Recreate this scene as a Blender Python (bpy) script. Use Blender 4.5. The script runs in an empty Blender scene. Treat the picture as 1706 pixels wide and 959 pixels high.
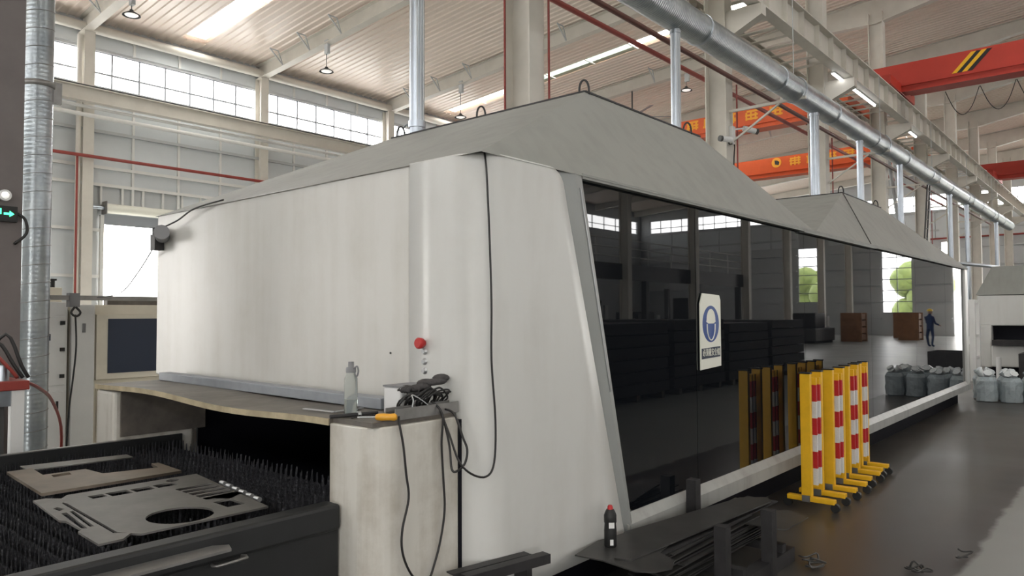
import bpy, math, random
from mathutils import Vector, Matrix
random.seed(7)
S = bpy.context.scene
COL = S.collection
PI = math.pi

# ------------------------------------------------------------------ camera, sky, exposure
def camera():
    yaw, pitch, roll = math.radians(40.599), math.radians(2.051), math.radians(-0.258)
    f = Vector((math.cos(yaw)*math.cos(pitch), math.sin(yaw)*math.cos(pitch), math.sin(pitch)))
    r0 = Vector((math.sin(yaw), -math.cos(yaw), 0)); u0 = r0.cross(f)
    r = math.cos(roll)*r0 + math.sin(roll)*u0; u = r.cross(f)
    cam = bpy.data.cameras.new('camera'); cam.sensor_width = 36; cam.lens = 1228.28*36/1706
    cam.clip_start = .05; cam.clip_end = 400
    o = bpy.data.objects.new('camera', cam); COL.objects.link(o)
    M = Matrix((r, u, -f)).transposed().to_4x4(); M.translation = (0, 0, 1.6)
    o.matrix_world = M
    S.camera = o
camera()
S.view_settings.view_transform = 'Standard'; S.view_settings.look = 'None'
S.view_settings.gamma = 1; S.view_settings.use_curve_mapping = False
S.view_settings.exposure = 0.75
S.cycles.use_denoising = True
S.cycles.max_bounces = 8; S.cycles.diffuse_bounces = 5; S.cycles.transparent_max_bounces = 16
S.cycles.caustics_reflective = False; S.cycles.caustics_refractive = False
S.cycles.sample_clamp_indirect = 6
W = bpy.data.worlds.new('overcast_sky'); S.world = W; W.use_nodes = True
W.node_tree.nodes['Background'].inputs[0].default_value = (1.0, 0.975, 0.935, 1)
SKY = 9.0
W.node_tree.nodes['Background'].inputs[1].default_value = SKY
W.cycles.sampling_method = 'MANUAL'; W.cycles.sample_map_resolution = 64

def portal(loc, sx, sy, rot):
    l = bpy.data.lights.new('daylight_portal', 'AREA'); l.shape = 'RECTANGLE'; l.size = sx; l.size_y = sy
    l.cycles.is_portal = True
    o = bpy.data.objects.new('daylight_portal', l); COL.objects.link(o); o.location = loc; o.rotation_euler = rot

# ------------------------------------------------------------------ helpers
class MB:
    def __init__(s): s.v = []; s.f = []; s.sm = []
    def add(s, vs, fs, smooth=False):
        b = len(s.v); s.v += [tuple(v) for v in vs]; s.f += [tuple(i+b for i in f) for f in fs]; s.sm += [smooth]*len(fs); return s
    def box(s, x0, x1, y0, y1, z0, z1):
        return s.add([(x0,y0,z0),(x1,y0,z0),(x1,y1,z0),(x0,y1,z0),(x0,y0,z1),(x1,y0,z1),(x1,y1,z1),(x0,y1,z1)],
                     [(0,3,2,1),(4,5,6,7),(0,1,5,4),(1,2,6,5),(2,3,7,6),(3,0,4,7)])
    def obox(s, c, sx, sy, sz, rz=0, ry=0, rx=0):
        M = Matrix.Translation(c) @ Matrix.Rotation(rz,4,'Z') @ Matrix.Rotation(ry,4,'Y') @ Matrix.Rotation(rx,4,'X')
        vs = [M @ Vector((a*sx/2, b*sy/2, d*sz/2)) for d in (-1,1) for a,b in ((-1,-1),(1,-1),(1,1),(-1,1))]
        return s.add(vs, [(0,3,2,1),(4,5,6,7),(0,1,5,4),(1,2,6,5),(2,3,7,6),(3,0,4,7)])
    def bar(s, p0, p1, w, h, up=(0,0,1)):
        p0, p1 = Vector(p0), Vector(p1); d = (p1-p0).normalized(); up = Vector(up)
        if abs(d.dot(up)) > .98: up = Vector((1,0,0))
        a = d.cross(up).normalized(); b = a.cross(d).normalized()
        vs = [p + a*(i*w/2) + b*(j*h/2) for p in (p0,p1) for i,j in ((-1,-1),(1,-1),(1,1),(-1,1))]
        return s.add(vs, [(3,2,1,0),(4,5,6,7),(0,1,5,4),(1,2,6,5),(2,3,7,6),(3,0,4,7)])
    def cyl(s, p0, p1, r0, r1=None, n=16, caps=True):
        r1 = r0 if r1 is None else r1
        return s.lathe(p0, p1, [(0,r0),(1,r1)], n, caps)
    def lathe(s, p0, p1, prof, n=16, caps=True):
        p0, p1 = Vector(p0), Vector(p1); d = p1-p0; dn = d.normalized()
        up = Vector((0,0,1)) if abs(dn.z) < .95 else Vector((1,0,0))
        a = dn.cross(up).normalized(); b = dn.cross(a)
        vs = []; fs = []
        for t, r in prof:
            for k in range(n):
                w = 2*PI*k/n; vs.append(p0 + d*t + a*(r*math.cos(w)) + b*(r*math.sin(w)))
        for i in range(len(prof)-1):
            for k in range(n):
                fs.append((i*n+k, i*n+(k+1)%n, (i+1)*n+(k+1)%n, (i+1)*n+k))
        s.add(vs, fs, True)
        if caps:
            m = len(prof)-1
            s.add(vs[:n], [tuple(range(n-1,-1,-1))]); s.add(vs[m*n:], [tuple(range(n))])
        return s
    def tube(s, pts, r, n=8, sub=4):
        P = spline(pts, sub) if sub > 1 else [Vector(p) for p in pts]
        prev = None; vs = []; fs = []
        for i, p in enumerate(P):
            d = (P[min(i+1,len(P)-1)] - P[max(i-1,0)]).normalized()
            if prev is None:
                up = Vector((0,0,1)) if abs(d.z) < .9 else Vector((1,0,0)); a = d.cross(up).normalized()
            else:
                a = (prev - d*prev.dot(d)).normalized()
            prev = a; b = d.cross(a)
            for k in range(n):
                w = 2*PI*k/n; vs.append(p + a*(r*math.cos(w)) + b*(r*math.sin(w)))
        for i in range(len(P)-1):
            for k in range(n): fs.append((i*n+k, i*n+(k+1)%n, (i+1)*n+(k+1)%n, (i+1)*n+k))
        fs.append(tuple(range(n-1,-1,-1))); fs.append(tuple(range((len(P)-1)*n, len(P)*n)))
        return s.add(vs, fs, True)
    def prism(s, poly, fn, a, b):
        n = len(poly)
        vs = [fn(p, a) for p in poly] + [fn(p, b) for p in poly]
        return s.add(vs, [tuple(range(n-1,-1,-1)), tuple(range(n,2*n))] + [(i,(i+1)%n,n+(i+1)%n,n+i) for i in range(n)])
    def sphere(s, c, r, n=12, m=8, sc=(1,1,1)):
        vs = [(c[0],c[1],c[2]-r*sc[2])]; fs = []
        for i in range(1, m):
            t = PI*i/m
            for k in range(n):
                w = 2*PI*k/n; vs.append((c[0]+r*sc[0]*math.sin(t)*math.cos(w), c[1]+r*sc[1]*math.sin(t)*math.sin(w), c[2]-r*sc[2]*math.cos(t)))
        vs.append((c[0],c[1],c[2]+r*sc[2])); L = len(vs)-1
        for k in range(n): fs.append((0, 1+(k+1)%n, 1+k)); fs.append((L, L-n+k, L-n+(k+1)%n))
        for i in range(m-2):
            for k in range(n): a = 1+i*n; fs.append((a+k, a+(k+1)%n, a+n+(k+1)%n, a+n+k))
        return s.add(vs, fs, True)
    def mesh(s, name):
        me = bpy.data.meshes.new(name); me.from_pydata(s.v, [], s.f)
        me.polygons.foreach_set('use_smooth', s.sm); me.update(); return me

def spline(pts, sub):
    P = [Vector(p) for p in pts]; out = []
    for i in range(len(P)-1):
        a, b, c, d = P[max(i-1,0)], P[i], P[i+1], P[min(i+2,len(P)-1)]
        for k in range(sub):
            t = k/sub
            out.append(.5*((2*b)+(c-a)*t+(2*a-5*b+4*c-d)*t*t+(3*b-a-3*c+d)*t**3))
    out.append(P[-1]); return out

def tag(o, label=None, cat=None, group=None, kind=None):
    if label: o['label'] = label
    if cat: o['category'] = cat
    if group: o['group'] = group
    if kind: o['kind'] = kind
    return o
def obj(name, mb, mat, parent=None, label=None, cat=None, group=None, kind=None, bevel=0, seg=2, loc=None, solid=0):
    me = mb if isinstance(mb, bpy.types.Mesh) else mb.mesh(name)
    if mat is not None and not me.materials: me.materials.append(mat)
    o = bpy.data.objects.new(name, me); COL.objects.link(o)
    if parent is not None: o.parent = parent
    if loc: o.location = loc
    if solid:
        m = o.modifiers.new('solid', 'SOLIDIFY'); m.thickness = solid; m.offset = 0
    if bevel:
        m = o.modifiers.new('bevel', 'BEVEL'); m.width = bevel; m.segments = seg; m.limit_method = 'ANGLE'; m.harden_normals = False
    return tag(o, label, cat, group, kind)
def empty(name, loc=(0,0,0), label=None, cat=None, group=None, kind=None, rz=0):
    o = bpy.data.objects.new(name, None); COL.objects.link(o); o.location = loc; o.rotation_euler.z = rz
    o.empty_display_size = .1
    return tag(o, label, cat, group, kind)
def dup(o, parent=None, loc=None):
    c = o.copy(); COL.objects.link(c); c.parent = parent
    if loc is not None: c.location = loc
    for ch in o.children: dup(ch, c)
    return c
B = lambda *a: MB().box(*a)
ORD = ['first','second','third','fourth','fifth','sixth','seventh','eighth','ninth','tenth','eleventh','twelfth','thirteenth']

# ------------------------------------------------------------------ materials
def mat(name, col, rough=.6, metal=0, noise=0, nscale=4, bump=0, bscale=30, col2=None, spec=.5, **kw):
    m = bpy.data.materials.new(name); m.use_nodes = True; nt = m.node_tree; b = nt.nodes['Principled BSDF']
    b.inputs['Roughness'].default_value = rough; b.inputs['Metallic'].default_value = metal
    b.inputs['Specular IOR Level'].default_value = spec
    b.inputs['Base Color'].default_value = (*col, 1)
    for k, v in kw.items():
        b.inputs[k.replace('_',' ')].default_value = v
    if noise or col2:
        tc = nt.nodes.new('ShaderNodeTexCoord'); n = nt.nodes.new('ShaderNodeTexNoise'); n.inputs['Scale'].default_value = nscale
        n.inputs['Detail'].default_value = 5; n.inputs['Roughness'].default_value = .65
        nt.links.new(tc.outputs['Object'], n.inputs['Vector'])
        r = nt.nodes.new('ShaderNodeValToRGB'); r.color_ramp.elements[0].position = .35; r.color_ramp.elements[1].position = .7
        c2 = col2 or tuple(c*(1-noise) for c in col)
        r.color_ramp.elements[0].color = (*c2, 1); r.color_ramp.elements[1].color = (*col, 1)
        nt.links.new(n.outputs['Fac'], r.inputs['Fac']); nt.links.new(r.outputs['Color'], b.inputs['Base Color'])
    if bump:
        tc = nt.nodes.new('ShaderNodeTexCoord'); n = nt.nodes.new('ShaderNodeTexNoise'); n.inputs['Scale'].default_value = bscale
        nt.links.new(tc.outputs['Object'], n.inputs['Vector'])
        bp = nt.nodes.new('ShaderNodeBump'); bp.inputs['Strength'].default_value = bump; bp.inputs['Distance'].default_value = .02
        nt.links.new(n.outputs['Fac'], bp.inputs['Height']); nt.links.new(bp.outputs['Normal'], b.inputs['Normal'])
    return m
def emit(name, col, s):
    m = bpy.data.materials.new(name); m.use_nodes = True; nt = m.node_tree
    b = nt.nodes['Principled BSDF']; b.inputs['Base Color'].default_value = (*col,1)
    b.inputs['Emission Color'].default_value = (*col,1); b.inputs['Emission Strength'].default_value = s
    return m
def pane_mat(name, tint, t, rough=.1):
    m = bpy.data.materials.new(name); m.use_nodes = True; nt = m.node_tree; nt.nodes.clear()
    out = nt.nodes.new('ShaderNodeOutputMaterial'); mx = nt.nodes.new('ShaderNodeMixShader'); mx.inputs[0].default_value = t
    tr = nt.nodes.new('ShaderNodeBsdfTransparent'); tr.inputs[0].default_value = (*tint,1)
    gl = nt.nodes.new('ShaderNodeBsdfPrincipled'); gl.inputs['Base Color'].default_value = (.6,.65,.66,1); gl.inputs['Roughness'].default_value = rough
    nt.links.new(gl.outputs[0], mx.inputs[1]); nt.links.new(tr.outputs[0], mx.inputs[2]); nt.links.new(mx.outputs[0], out.inputs[0])
    return m
def grimy(name, col, dirt, streak=.5, rough=.45, lo=0.0, hi=.9):
    """painted sheet metal with vertical grime streaks and smudges"""
    m = mat(name, col, rough); nt = m.node_tree; b = nt.nodes['Principled BSDF']
    tc = nt.nodes.new('ShaderNodeTexCoord'); mp = nt.nodes.new('ShaderNodeMapping'); mp.inputs['Scale'].default_value = (7,7,.7)
    n1 = nt.nodes.new('ShaderNodeTexNoise'); n1.inputs['Scale'].default_value = 1.2; n1.inputs['Detail'].default_value = 6
    n2 = nt.nodes.new('ShaderNodeTexNoise'); n2.inputs['Scale'].default_value = 2.2; n2.inputs['Detail'].default_value = 8; n2.inputs['Roughness'].default_value = .7
    nt.links.new(tc.outputs['Object'], mp.inputs['Vector']); nt.links.new(mp.outputs[0], n1.inputs['Vector']); nt.links.new(tc.outputs['Object'], n2.inputs['Vector'])
    mul = nt.nodes.new('ShaderNodeMath'); mul.operation = 'MULTIPLY'
    nt.links.new(n1.outputs['Fac'], mul.inputs[0]); nt.links.new(n2.outputs['Fac'], mul.inputs[1])
    r = nt.nodes.new('ShaderNodeMapRange'); r.inputs['From Min'].default_value = .2; r.inputs['From Max'].default_value = .42
    r.inputs['To Min'].default_value = 0; r.inputs['To Max'].default_value = streak
    nt.links.new(mul.outputs[0], r.inputs['Value'])
    mx = nt.nodes.new('ShaderNodeMix'); mx.data_type = 'RGBA'
    mx.inputs[6].default_value = (*col,1); mx.inputs[7].default_value = (*dirt,1)
    nt.links.new(r.outputs['Result'], mx.inputs[0]); nt.links.new(mx.outputs[2], b.inputs['Base Color'])
    return m
def spiral_mat(name, axis, bs=.35):
    """galvanised spiral duct: fine helical seam relief and zinc mottling"""
    m = mat(name, (.42,.45,.46), .32, .9, col2=(.28,.31,.33), nscale=3); nt = m.node_tree; b = nt.nodes['Principled BSDF']
    tc = nt.nodes.new('ShaderNodeTexCoord'); w = nt.nodes.new('ShaderNodeTexWave'); w.wave_type = 'BANDS'; w.bands_direction = axis
    w.inputs['Scale'].default_value = 7.0; w.inputs['Distortion'].default_value = .1
    nt.links.new(tc.outputs['Object'], w.inputs['Vector'])
    bp = nt.nodes.new('ShaderNodeBump'); bp.inputs['Strength'].default_value = bs; bp.inputs['Distance'].default_value = .02
    nt.links.new(w.outputs['Fac'], bp.inputs['Height']); nt.links.new(bp.outputs['Normal'], b.inputs['Normal'])
    return m

M = {}
M['brown'] = mat('brown_grey_column', (.16,.14,.135), .6, noise=.15)  # near left column alone, darker and browner than the rest of its row
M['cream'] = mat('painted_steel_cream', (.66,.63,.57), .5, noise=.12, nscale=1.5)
M['roof'] = mat('white_roof_liner', (.82,.715,.635), .28, noise=.06, nscale=.6)
M['wall'] = mat('white_wall_cladding', (.63,.665,.685), .5, noise=.08, nscale=.7)
M['wallback'] = mat('grey_wall_cladding', (.52,.54,.55), .6, noise=.1, nscale=.5)
M['girt'] = mat('grey_wall_girts', (.50,.52,.53), .5, noise=.1)
M['girtlight'] = mat('light_wall_girts', (.72,.72,.70), .5, noise=.08)
M['frame'] = mat('window_frame_grey', (.30,.32,.35), .5)
M['pane'] = pane_mat('window_pane_glass', (.97,.98,1), .92)
M['sky'] = pane_mat('skylight_sheet', (.95,.97,.95), .8, .5)
M['dirty'] = pane_mat('grimy_skylight_sheet', (.10,.13,.11), .8, .5)
M['white'] = grimy('white_machine_paint', (.60,.59,.56), (.47,.45,.40), .45, .38)
M['whiteclean'] = grimy('white_machine_paint_clean', (.61,.61,.59), (.50,.49,.46), .4, .36)
M['pedestal'] = grimy('white_paint_stained', (.62,.60,.55), (.28,.24,.18), .8, .42)
M['band'] = mat('grey_machine_trim', (.31,.32,.31), .35, noise=.12, nscale=2)
M['sill'] = grimy('pale_sill_paint', (.36,.365,.35), (.2,.19,.18), .6, .4)
M['hood'] = grimy('grey_hood_sheet', (.265,.268,.25), (.20,.203,.19), .6, .6)
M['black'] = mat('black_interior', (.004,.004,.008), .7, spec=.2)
M['tabledark'] = mat('dark_table_paint', (.018,.019,.02), .5, noise=.3, nscale=6)
M['glass'] = mat('dark_tinted_glass', (.006,.007,.009), .015, bump=.012, bscale=.9, IOR=1.5)
M['steel'] = mat('raw_steel', (.33,.32,.31), .42, .7, noise=.3, nscale=6)
M['steellight'] = mat('bright_steel', (.55,.56,.57), .35, .7, noise=.15, nscale=5)
M['beamsteel'] = mat('dull_beam_steel', (.30,.32,.35), .5, .2, noise=.2, nscale=6)
M['darksteel'] = mat('dark_steel', (.045,.043,.045), .55, .3, noise=.4, nscale=9)
M['scrap'] = mat('scrap_plate_steel', (.075,.073,.070), .42, .45, noise=.35, nscale=5)
M['burnt'] = mat('burnt_slat_steel', (.05,.05,.058), .5, .5, noise=.5, nscale=30, bump=.4, bscale=60)
M['plate'] = mat('cut_sheet_grey', (.17,.163,.152), .5, .4, noise=.3, nscale=5)
M['platebrown'] = mat('cut_sheet_brown', (.19,.155,.12), .55, .35, noise=.35, nscale=4)
M['wood'] = mat('worn_shelf_top', (.19,.165,.14), .5, .1, col2=(.10,.09,.08), nscale=5)
M['woodedge'] = mat('bare_board_edge', (.50,.42,.28), .7, noise=.35, nscale=8)
M['galv'] = mat('galvanised_steel', (.44,.48,.53), .28, .9, noise=.15, nscale=4)
M['spx'] = spiral_mat('spiral_duct_along', 'X'); M['spz'] = spiral_mat('spiral_duct_upright', 'Z', .06)
M['red'] = mat('red_pipe_paint', (.30,.045,.035), .45, noise=.2)
M['darkred'] = mat('dark_red_pipe_paint', (.12,.035,.025), .5, noise=.2)
M['orange'] = mat('orange_crane_paint', (.62,.095,.02), .42, noise=.12, nscale=2)
M['cranered'] = mat('red_crane_paint', (.48,.045,.028), .42, noise=.12, nscale=2)
M['yellow'] = mat('yellow_paint', (.86,.48,.015), .45, noise=.15, nscale=8)
M['amber'] = mat('amber_lettering', (.75,.33,.02), .6)
M['redband'] = mat('red_reflective_band', (.48,.02,.025), .4, bump=.2, bscale=80)
M['whiteband'] = mat('white_reflective_band', (.68,.68,.66), .4, bump=.2, bscale=80)
M['rubber'] = mat('black_rubber', (.012,.012,.012), .55)
M['cable'] = mat('black_cable', (.013,.012,.012), .5)
M['cabinet'] = mat('grey_cabinet_paint', (.72,.72,.71), .45, noise=.06)
M['beige'] = mat('beige_cabinet_paint', (.72,.67,.56), .5, noise=.1)
M['navy'] = mat('navy_panel', (.018,.028,.055), .35)
M['blue'] = mat('sign_blue', (.03,.07,.25), .5); M['signwhite'] = mat('sign_white', (.74,.74,.66), .45)
M['plastic'] = mat('white_plastic', (.7,.7,.7), .4); M['greyplastic'] = mat('grey_plastic', (.2,.2,.21), .5)
M['estop'] = mat('red_button', (.45,.02,.02), .3)
M['handle'] = mat('amber_handle', (.72,.35,.03), .3)
M['clear'] = mat('clear_plastic', (.80,.84,.82), .08, Transmission_Weight=.85, IOR=1.15)
M['film'] = mat('crinkled_film', (.62,.70,.74), .2, Transmission_Weight=.35, bump=.6, bscale=14, IOR=1.2)
M['knot'] = mat('bunched_white_film', (.72,.76,.78), .25, bump=.5, bscale=20)
M['jug'] = mat('blue_jug_plastic', (.30,.42,.48), .2, Transmission_Weight=.3, IOR=1.2)
M['screen'] = emit('green_sign_light', (.05,.8,.3), 2.2)
M['lamp'] = emit('lamp_diffuser', (1,.98,.94), .35)
M['batten'] = emit('daylight_bar', (1,1,1), 5.0)
M['shade'] = mat('dark_lamp_shade', (.05,.05,.05), .5)
M['overall'] = mat('navy_overalls', (.02,.045,.14), .8, noise=.2); M['skin'] = mat('skin', (.45,.28,.2), .5)
M['helmet'] = mat('yellow_helmet', (.75,.5,.03), .3)
M['leaf'] = mat('tree_leaves', (.26,.32,.08), .7, col2=(.10,.15,.03), nscale=3, bump=.8, bscale=6)
M['bark'] = mat('tree_bark', (.10,.07,.05), .9)
M['crate'] = mat('brown_crates', (.30,.14,.06), .7, noise=.3)
M['cloth'] = mat('grey_rag', (.07,.065,.065), .9, noise=.3, bump=.6, bscale=40)

def floor_mat():
    m = mat('epoxy_floor', (.1,.1,.1), .3, spec=.3); nt = m.node_tree; b = nt.nodes['Principled BSDF']
    tc = nt.nodes.new('ShaderNodeTexCoord'); sp = nt.nodes.new('ShaderNodeSeparateXYZ'); nt.links.new(tc.outputs['Object'], sp.inputs[0])
    n = nt.nodes.new('ShaderNodeTexNoise'); n.inputs['Scale'].default_value = .8; n.inputs['Detail'].default_value = 8; nt.links.new(tc.outputs['Object'], n.inputs['Vector'])
    r = nt.nodes.new('ShaderNodeValToRGB'); r.color_ramp.elements[0].position = .3; r.color_ramp.elements[0].color = (.036,.033,.030,1)
    r.color_ramp.elements[1].position = .72; r.color_ramp.elements[1].color = (.078,.070,.063,1); nt.links.new(n.outputs['Fac'], r.inputs[0])
    # worn pale lane for people on the camera side of the aisle, dark rubbed strip along its edge
    n2 = nt.nodes.new('ShaderNodeTexNoise'); n2.inputs['Scale'].default_value = 3; n2.inputs['Detail'].default_value = 6; nt.links.new(tc.outputs['Object'], n2.inputs['Vector'])
    a = nt.nodes.new('ShaderNodeMath'); a.operation = 'MULTIPLY_ADD'; a.inputs[1].default_value = .14; nt.links.new(n2.outputs['Fac'], a.inputs[0]); nt.links.new(sp.outputs['Y'], a.inputs[2])
    k = nt.nodes.new('ShaderNodeMapRange'); k.inputs['From Min'].default_value = .98; k.inputs['From Max'].default_value = .94; nt.links.new(a.outputs[0], k.inputs['Value'])
    k2 = nt.nodes.new('ShaderNodeMapRange'); k2.inputs['From Min'].default_value = 1.28; k2.inputs['From Max'].default_value = 1.12; nt.links.new(a.outputs[0], k2.inputs['Value'])
    m1 = nt.nodes.new('ShaderNodeMix'); m1.data_type = 'RGBA'; m1.inputs[7].default_value = (.045,.041,.040,1)
    nt.links.new(k2.outputs['Result'], m1.inputs[0]); nt.links.new(r.outputs['Color'], m1.inputs[6])
    m2 = nt.nodes.new('ShaderNodeMix'); m2.data_type = 'RGBA'; m2.inputs[7].default_value = (.25,.26,.25,1)
    k3 = nt.nodes.new('ShaderNodeMapRange'); k3.inputs['From Min'].default_value = 6.75; k3.inputs['From Max'].default_value = 6.8; nt.links.new(a.outputs[0], k3.inputs['Value'])
    nt.links.new(k.outputs['Result'], m2.inputs[0]); nt.links.new(m1.outputs[2], m2.inputs[6]); m3 = nt.nodes.new('ShaderNodeMix'); m3.data_type = 'RGBA'; m3.inputs[7].default_value = (.50,.51,.49,1)  # unseen left-bay floor made pale to bounce light onto the ceiling
    nt.links.new(k3.outputs['Result'], m3.inputs[0]); nt.links.new(m2.outputs[2], m3.inputs[6]); nt.links.new(m3.outputs[2], b.inputs['Base Color'])
    rr = nt.nodes.new('ShaderNodeMapRange'); rr.inputs['To Min'].default_value = .20; rr.inputs['To Max'].default_value = .46; nt.links.new(n.outputs['Fac'], rr.inputs['Value']); nt.links.new(rr.outputs['Result'], b.inputs['Roughness'])
    return m
M['floor'] = floor_mat()
M['ground'] = mat('outside_concrete', (.62,.60,.57), .9, noise=.2, nscale=.3)

# ------------------------------------------------------------------ the hall shell
X0, X1, YL, YR, YRIDGE = -14.0, 57.0, 24.0, -29.0, -2.4
def zc(y): return 10.56 + .077*(24-y if y > YRIDGE else 24-(2*YRIDGE-y))      # underside of the roof
XR = [-9.8,-3.8,2.1,8.2,14.0,19.9,25.8,31.8,37.8,43.8,49.8,55.8]              # frame lines
obj('floor', B(X0,X1,YR,YL,-.2,0), M['floor'], kind='structure')
obj('ground', B(-80,150,-110,110,-.5,-.25), M['ground'], kind='structure')

# roof: ribbed liner sheets between the roof lights
ceil = empty('ceiling', (0,0,10), kind='structure')
SKYX = [(-12.4,-11.65),(-.75,0.0),(10.95,11.75),(22.65,23.4),(34.3,35.05),(46.0,46.75)]
def roof_sheet(xa, xb, ya, yb):
    m = MB(); pit = .25; h = .035; prof = []; x = xa
    while x < xb-.001:
        e = min(x+pit, xb); w = e-x
        prof += [(x,0),(x+w*.6,0),(x+w*.7,-h),(x+w*.9,-h)]; x = e
    prof.append((xb,0))
    n = len(prof)
    vs = [(p[0],ya,zc(ya)+p[1]-10) for p in prof]+[(p[0],yb,zc(yb)+p[1]-10) for p in prof]
    vs += [(xa,ya,zc(ya)-9.85),(xb,ya,zc(ya)-9.85),(xa,yb,zc(yb)-9.85),(xb,yb,zc(yb)-9.85)]
    fs = [(i,i+1,n+i+1,n+i) for i in range(n-1)] + [(2*n,2*n+2,2*n+3,2*n+1)]
    return m.add(vs, fs)
br = sorted(set([X0,X1]+XR+[v for s in SKYX for v in s]))
for a, b in zip(br[:-1], br[1:]):
    if any(s[0]-.01 <= a and b <= s[1]+.01 for s in SKYX):
        continue
    for ya, yb in ((YL+.2,YRIDGE),(YRIDGE,YR-.2)):
        obj('roof_sheet', roof_sheet(a,b,ya,yb), M['roof'], ceil)
wn = 0
for a, b in SKYX:
    # ends of each strip closed by liner, the rest roof-light sheets
    for ya, yb in ((YL+.2,23.4),(8.2,4.2),(-12.0,YR-.2)):
        obj('roof_sheet', roof_sheet(a,b,ya,yb), M['roof'], ceil)
    for seg in ((23.4,8.2),(4.2,YRIDGE),(YRIDGE,-12.0)):
        wn += 1; w = empty('window_%d' % wn, (a,seg[0],zc(seg[0])), kind='structure')
        n = max(1, round((seg[0]-seg[1])/1.9))
        for i in range(n):
            y0 = seg[0]+(seg[1]-seg[0])*i/n; y1 = seg[0]+(seg[1]-seg[0])*(i+1)/n - .0
            d = .03
            vs = [(xx-a, yy-seg[0], zc(yy)-zc(seg[0])+.02) for xx,yy in ((a,y0-d),(b,y0-d),(b,y1+d),(a,y1+d))]
            obj('pane', MB().add(vs,[(3,2,1,0)]), M['dirty'] if a > 20 and a < 25 and 13.5 < (y0+y1)/2 < 19.5 else M['sky'], w)
        fm = MB()
        for i in range(1, n):
            yy = seg[0]+(seg[1]-seg[0])*i/n
            fm.obox(((b-a)/2, yy-seg[0], zc(yy)-zc(seg[0])+.01), b-a, .045, .03)
        fm.add([(0,0,0)],[]); obj('window_frame', fm, M['girtlight'], w)
        ym = (seg[0]+seg[1])/2
        portal(((a+b)/2, ym, (zc(seg[0])+zc(seg[1]))/2+.08), b-a, abs(seg[0]-seg[1]), (math.atan(.077)*(-1 if ym > YRIDGE else 1), 0, 0))

# walls with their openings; light clerestory band right round the hall
ZS, ZM, ZT = 8.60, 9.02, 9.68
def wall_pieces(name, along, pos, thick, lo, hi, top, openings):
    """solid wall made of boxes round rectangular openings; along='x' or 'y'"""
    m = MB(); us = sorted(set([lo,hi]+[u for o in openings for u in o[:2]]))
    for a, b in zip(us[:-1], us[1:]):
        zs = sorted([o[2:] for o in openings if o[0] <= a+1e-6 and o[1] >= b-1e-6]); z = 0
        for z0, z1 in zs+[(top,top)]:
            if z0 > z+1e-6:
                if along == 'x': m.box(a,b,min(pos,pos+thick),max(pos,pos+thick),z,z0)
                else: m.box(min(pos,pos+thick),max(pos,pos+thick),a,b,z,z0)
            z = max(z, z1)
    return obj(name, m, M['wallback'], kind='structure')
XL = [2.1,8.27,14.0,19.8]+XR[6:]                                      # posts of the left wall
wl = wall_pieces('wall_left','x',YL,.15,X0,X1,10.7,[(X0+1,X1-.5,ZS,ZT),(8.82,10.75,0,4.66),(-9,-4,0,5)])
wr = wall_pieces('wall_right','x',YR,-.15,X0,X1,10.7,[(X0+1,X1-.5,ZS,ZT),(28,33,0,5)])
we = wall_pieces('wall_end','y',X1,.15,YR,YL,13.0,[(YR+1,YL-1,ZS,ZT),(-4.9,-.3,0,6.0),(-15.2,-13.6,2.4,6.5),(-9.3,-7.4,1.6,6.3),(9.3,10.4,3.0,6.4)])
wb = wall_pieces('wall_back','y',X0,-.15,YR,YL,13.0,[(YR+1,YL-1,ZS,ZT),(-6.0,-3.0,0,3.6),(-24,-18,0,5.5)])
def clerestory(along, pos, a, b, npan, detail=True):
    global wn; wn += 1
    w = empty('window_%d' % wn, ((a,pos,ZS) if along=='x' else (pos,a,ZS)), kind='structure')
    L = b-a; fm = MB()
    def bx(u0,u1,z0,z1,t0,t1):
        return (u0,u1,t0,t1,z0,z1) if along=='x' else (t0,t1,u0,u1,z0,z1)
    for z in (0, ZM-ZS, ZT-ZS): fm.box(*bx(0,L,z-.025,z+.025,.02,.08))
    for i in range(npan+1): fm.box(*bx(L*i/npan-.025,L*i/npan+.025,0,ZT-ZS,.015,.085))
    obj('window_frame', fm, M['frame'], w)
    meshes = [B(*bx(.02,L/npan-.02,z0+.02,z1-.02,.045,.055)).mesh('pane') for z0,z1 in ((0,ZM-ZS),(ZM-ZS,ZT-ZS))]
    for i in range(npan):
        for me in meshes:
            obj('pane', me, M['pane'], w, loc=((L*i/npan,0,0) if along=='x' else (0,L*i/npan,0)))
for a, b in zip([X0+1,-9.8,-3.8]+XL, [-9.8,-3.8]+XL+[X1-.5]):
    clerestory('x', YL+.02, a, b, max(2, round((b-a)/.88)))
for a in range(-28, 23, 3):
    clerestory('y', X1+.02, a, a+3, 3)
for i in range(10):
    a = X0+1+i*6.95; clerestory('x', YR-.12, a, a+6.95, 4)
for i in range(5):
    a = YR+1+i*10.2; clerestory('y', X0-.12, a, a+10.2, 6)
def tall_window(ya, yb, z0, z1, rows, cols):
    global wn; wn += 1
    w = empty('window_%d' % wn, (X1+.03,ya,z0), kind='structure'); fm = MB(); L = yb-ya; H = z1-z0
    for i in range(rows+1): fm.box(0,.06,0,L,H*i/rows-.03,H*i/rows+.03)
    for i in range(cols+1): fm.box(0,.06,L*i/cols-.03,L*i/cols+.03,0,H)
    obj('window_frame', fm, M['frame'], w)
    me = B(.025,.035,.02,L/cols-.02,.02,H/rows-.02).mesh('pane')
    for i in range(rows):
        for j in range(cols): obj('pane', me, M['pane'], w, loc=(0,L*j/cols,H*i/rows))
tall_window(-15.2,-13.6,2.4,6.5,6,1); tall_window(-9.3,-7.4,1.6,6.3,6,2); tall_window(9.3,10.4,3.0,6.4,4,1)
LX = X1-X0-1.5
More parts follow.
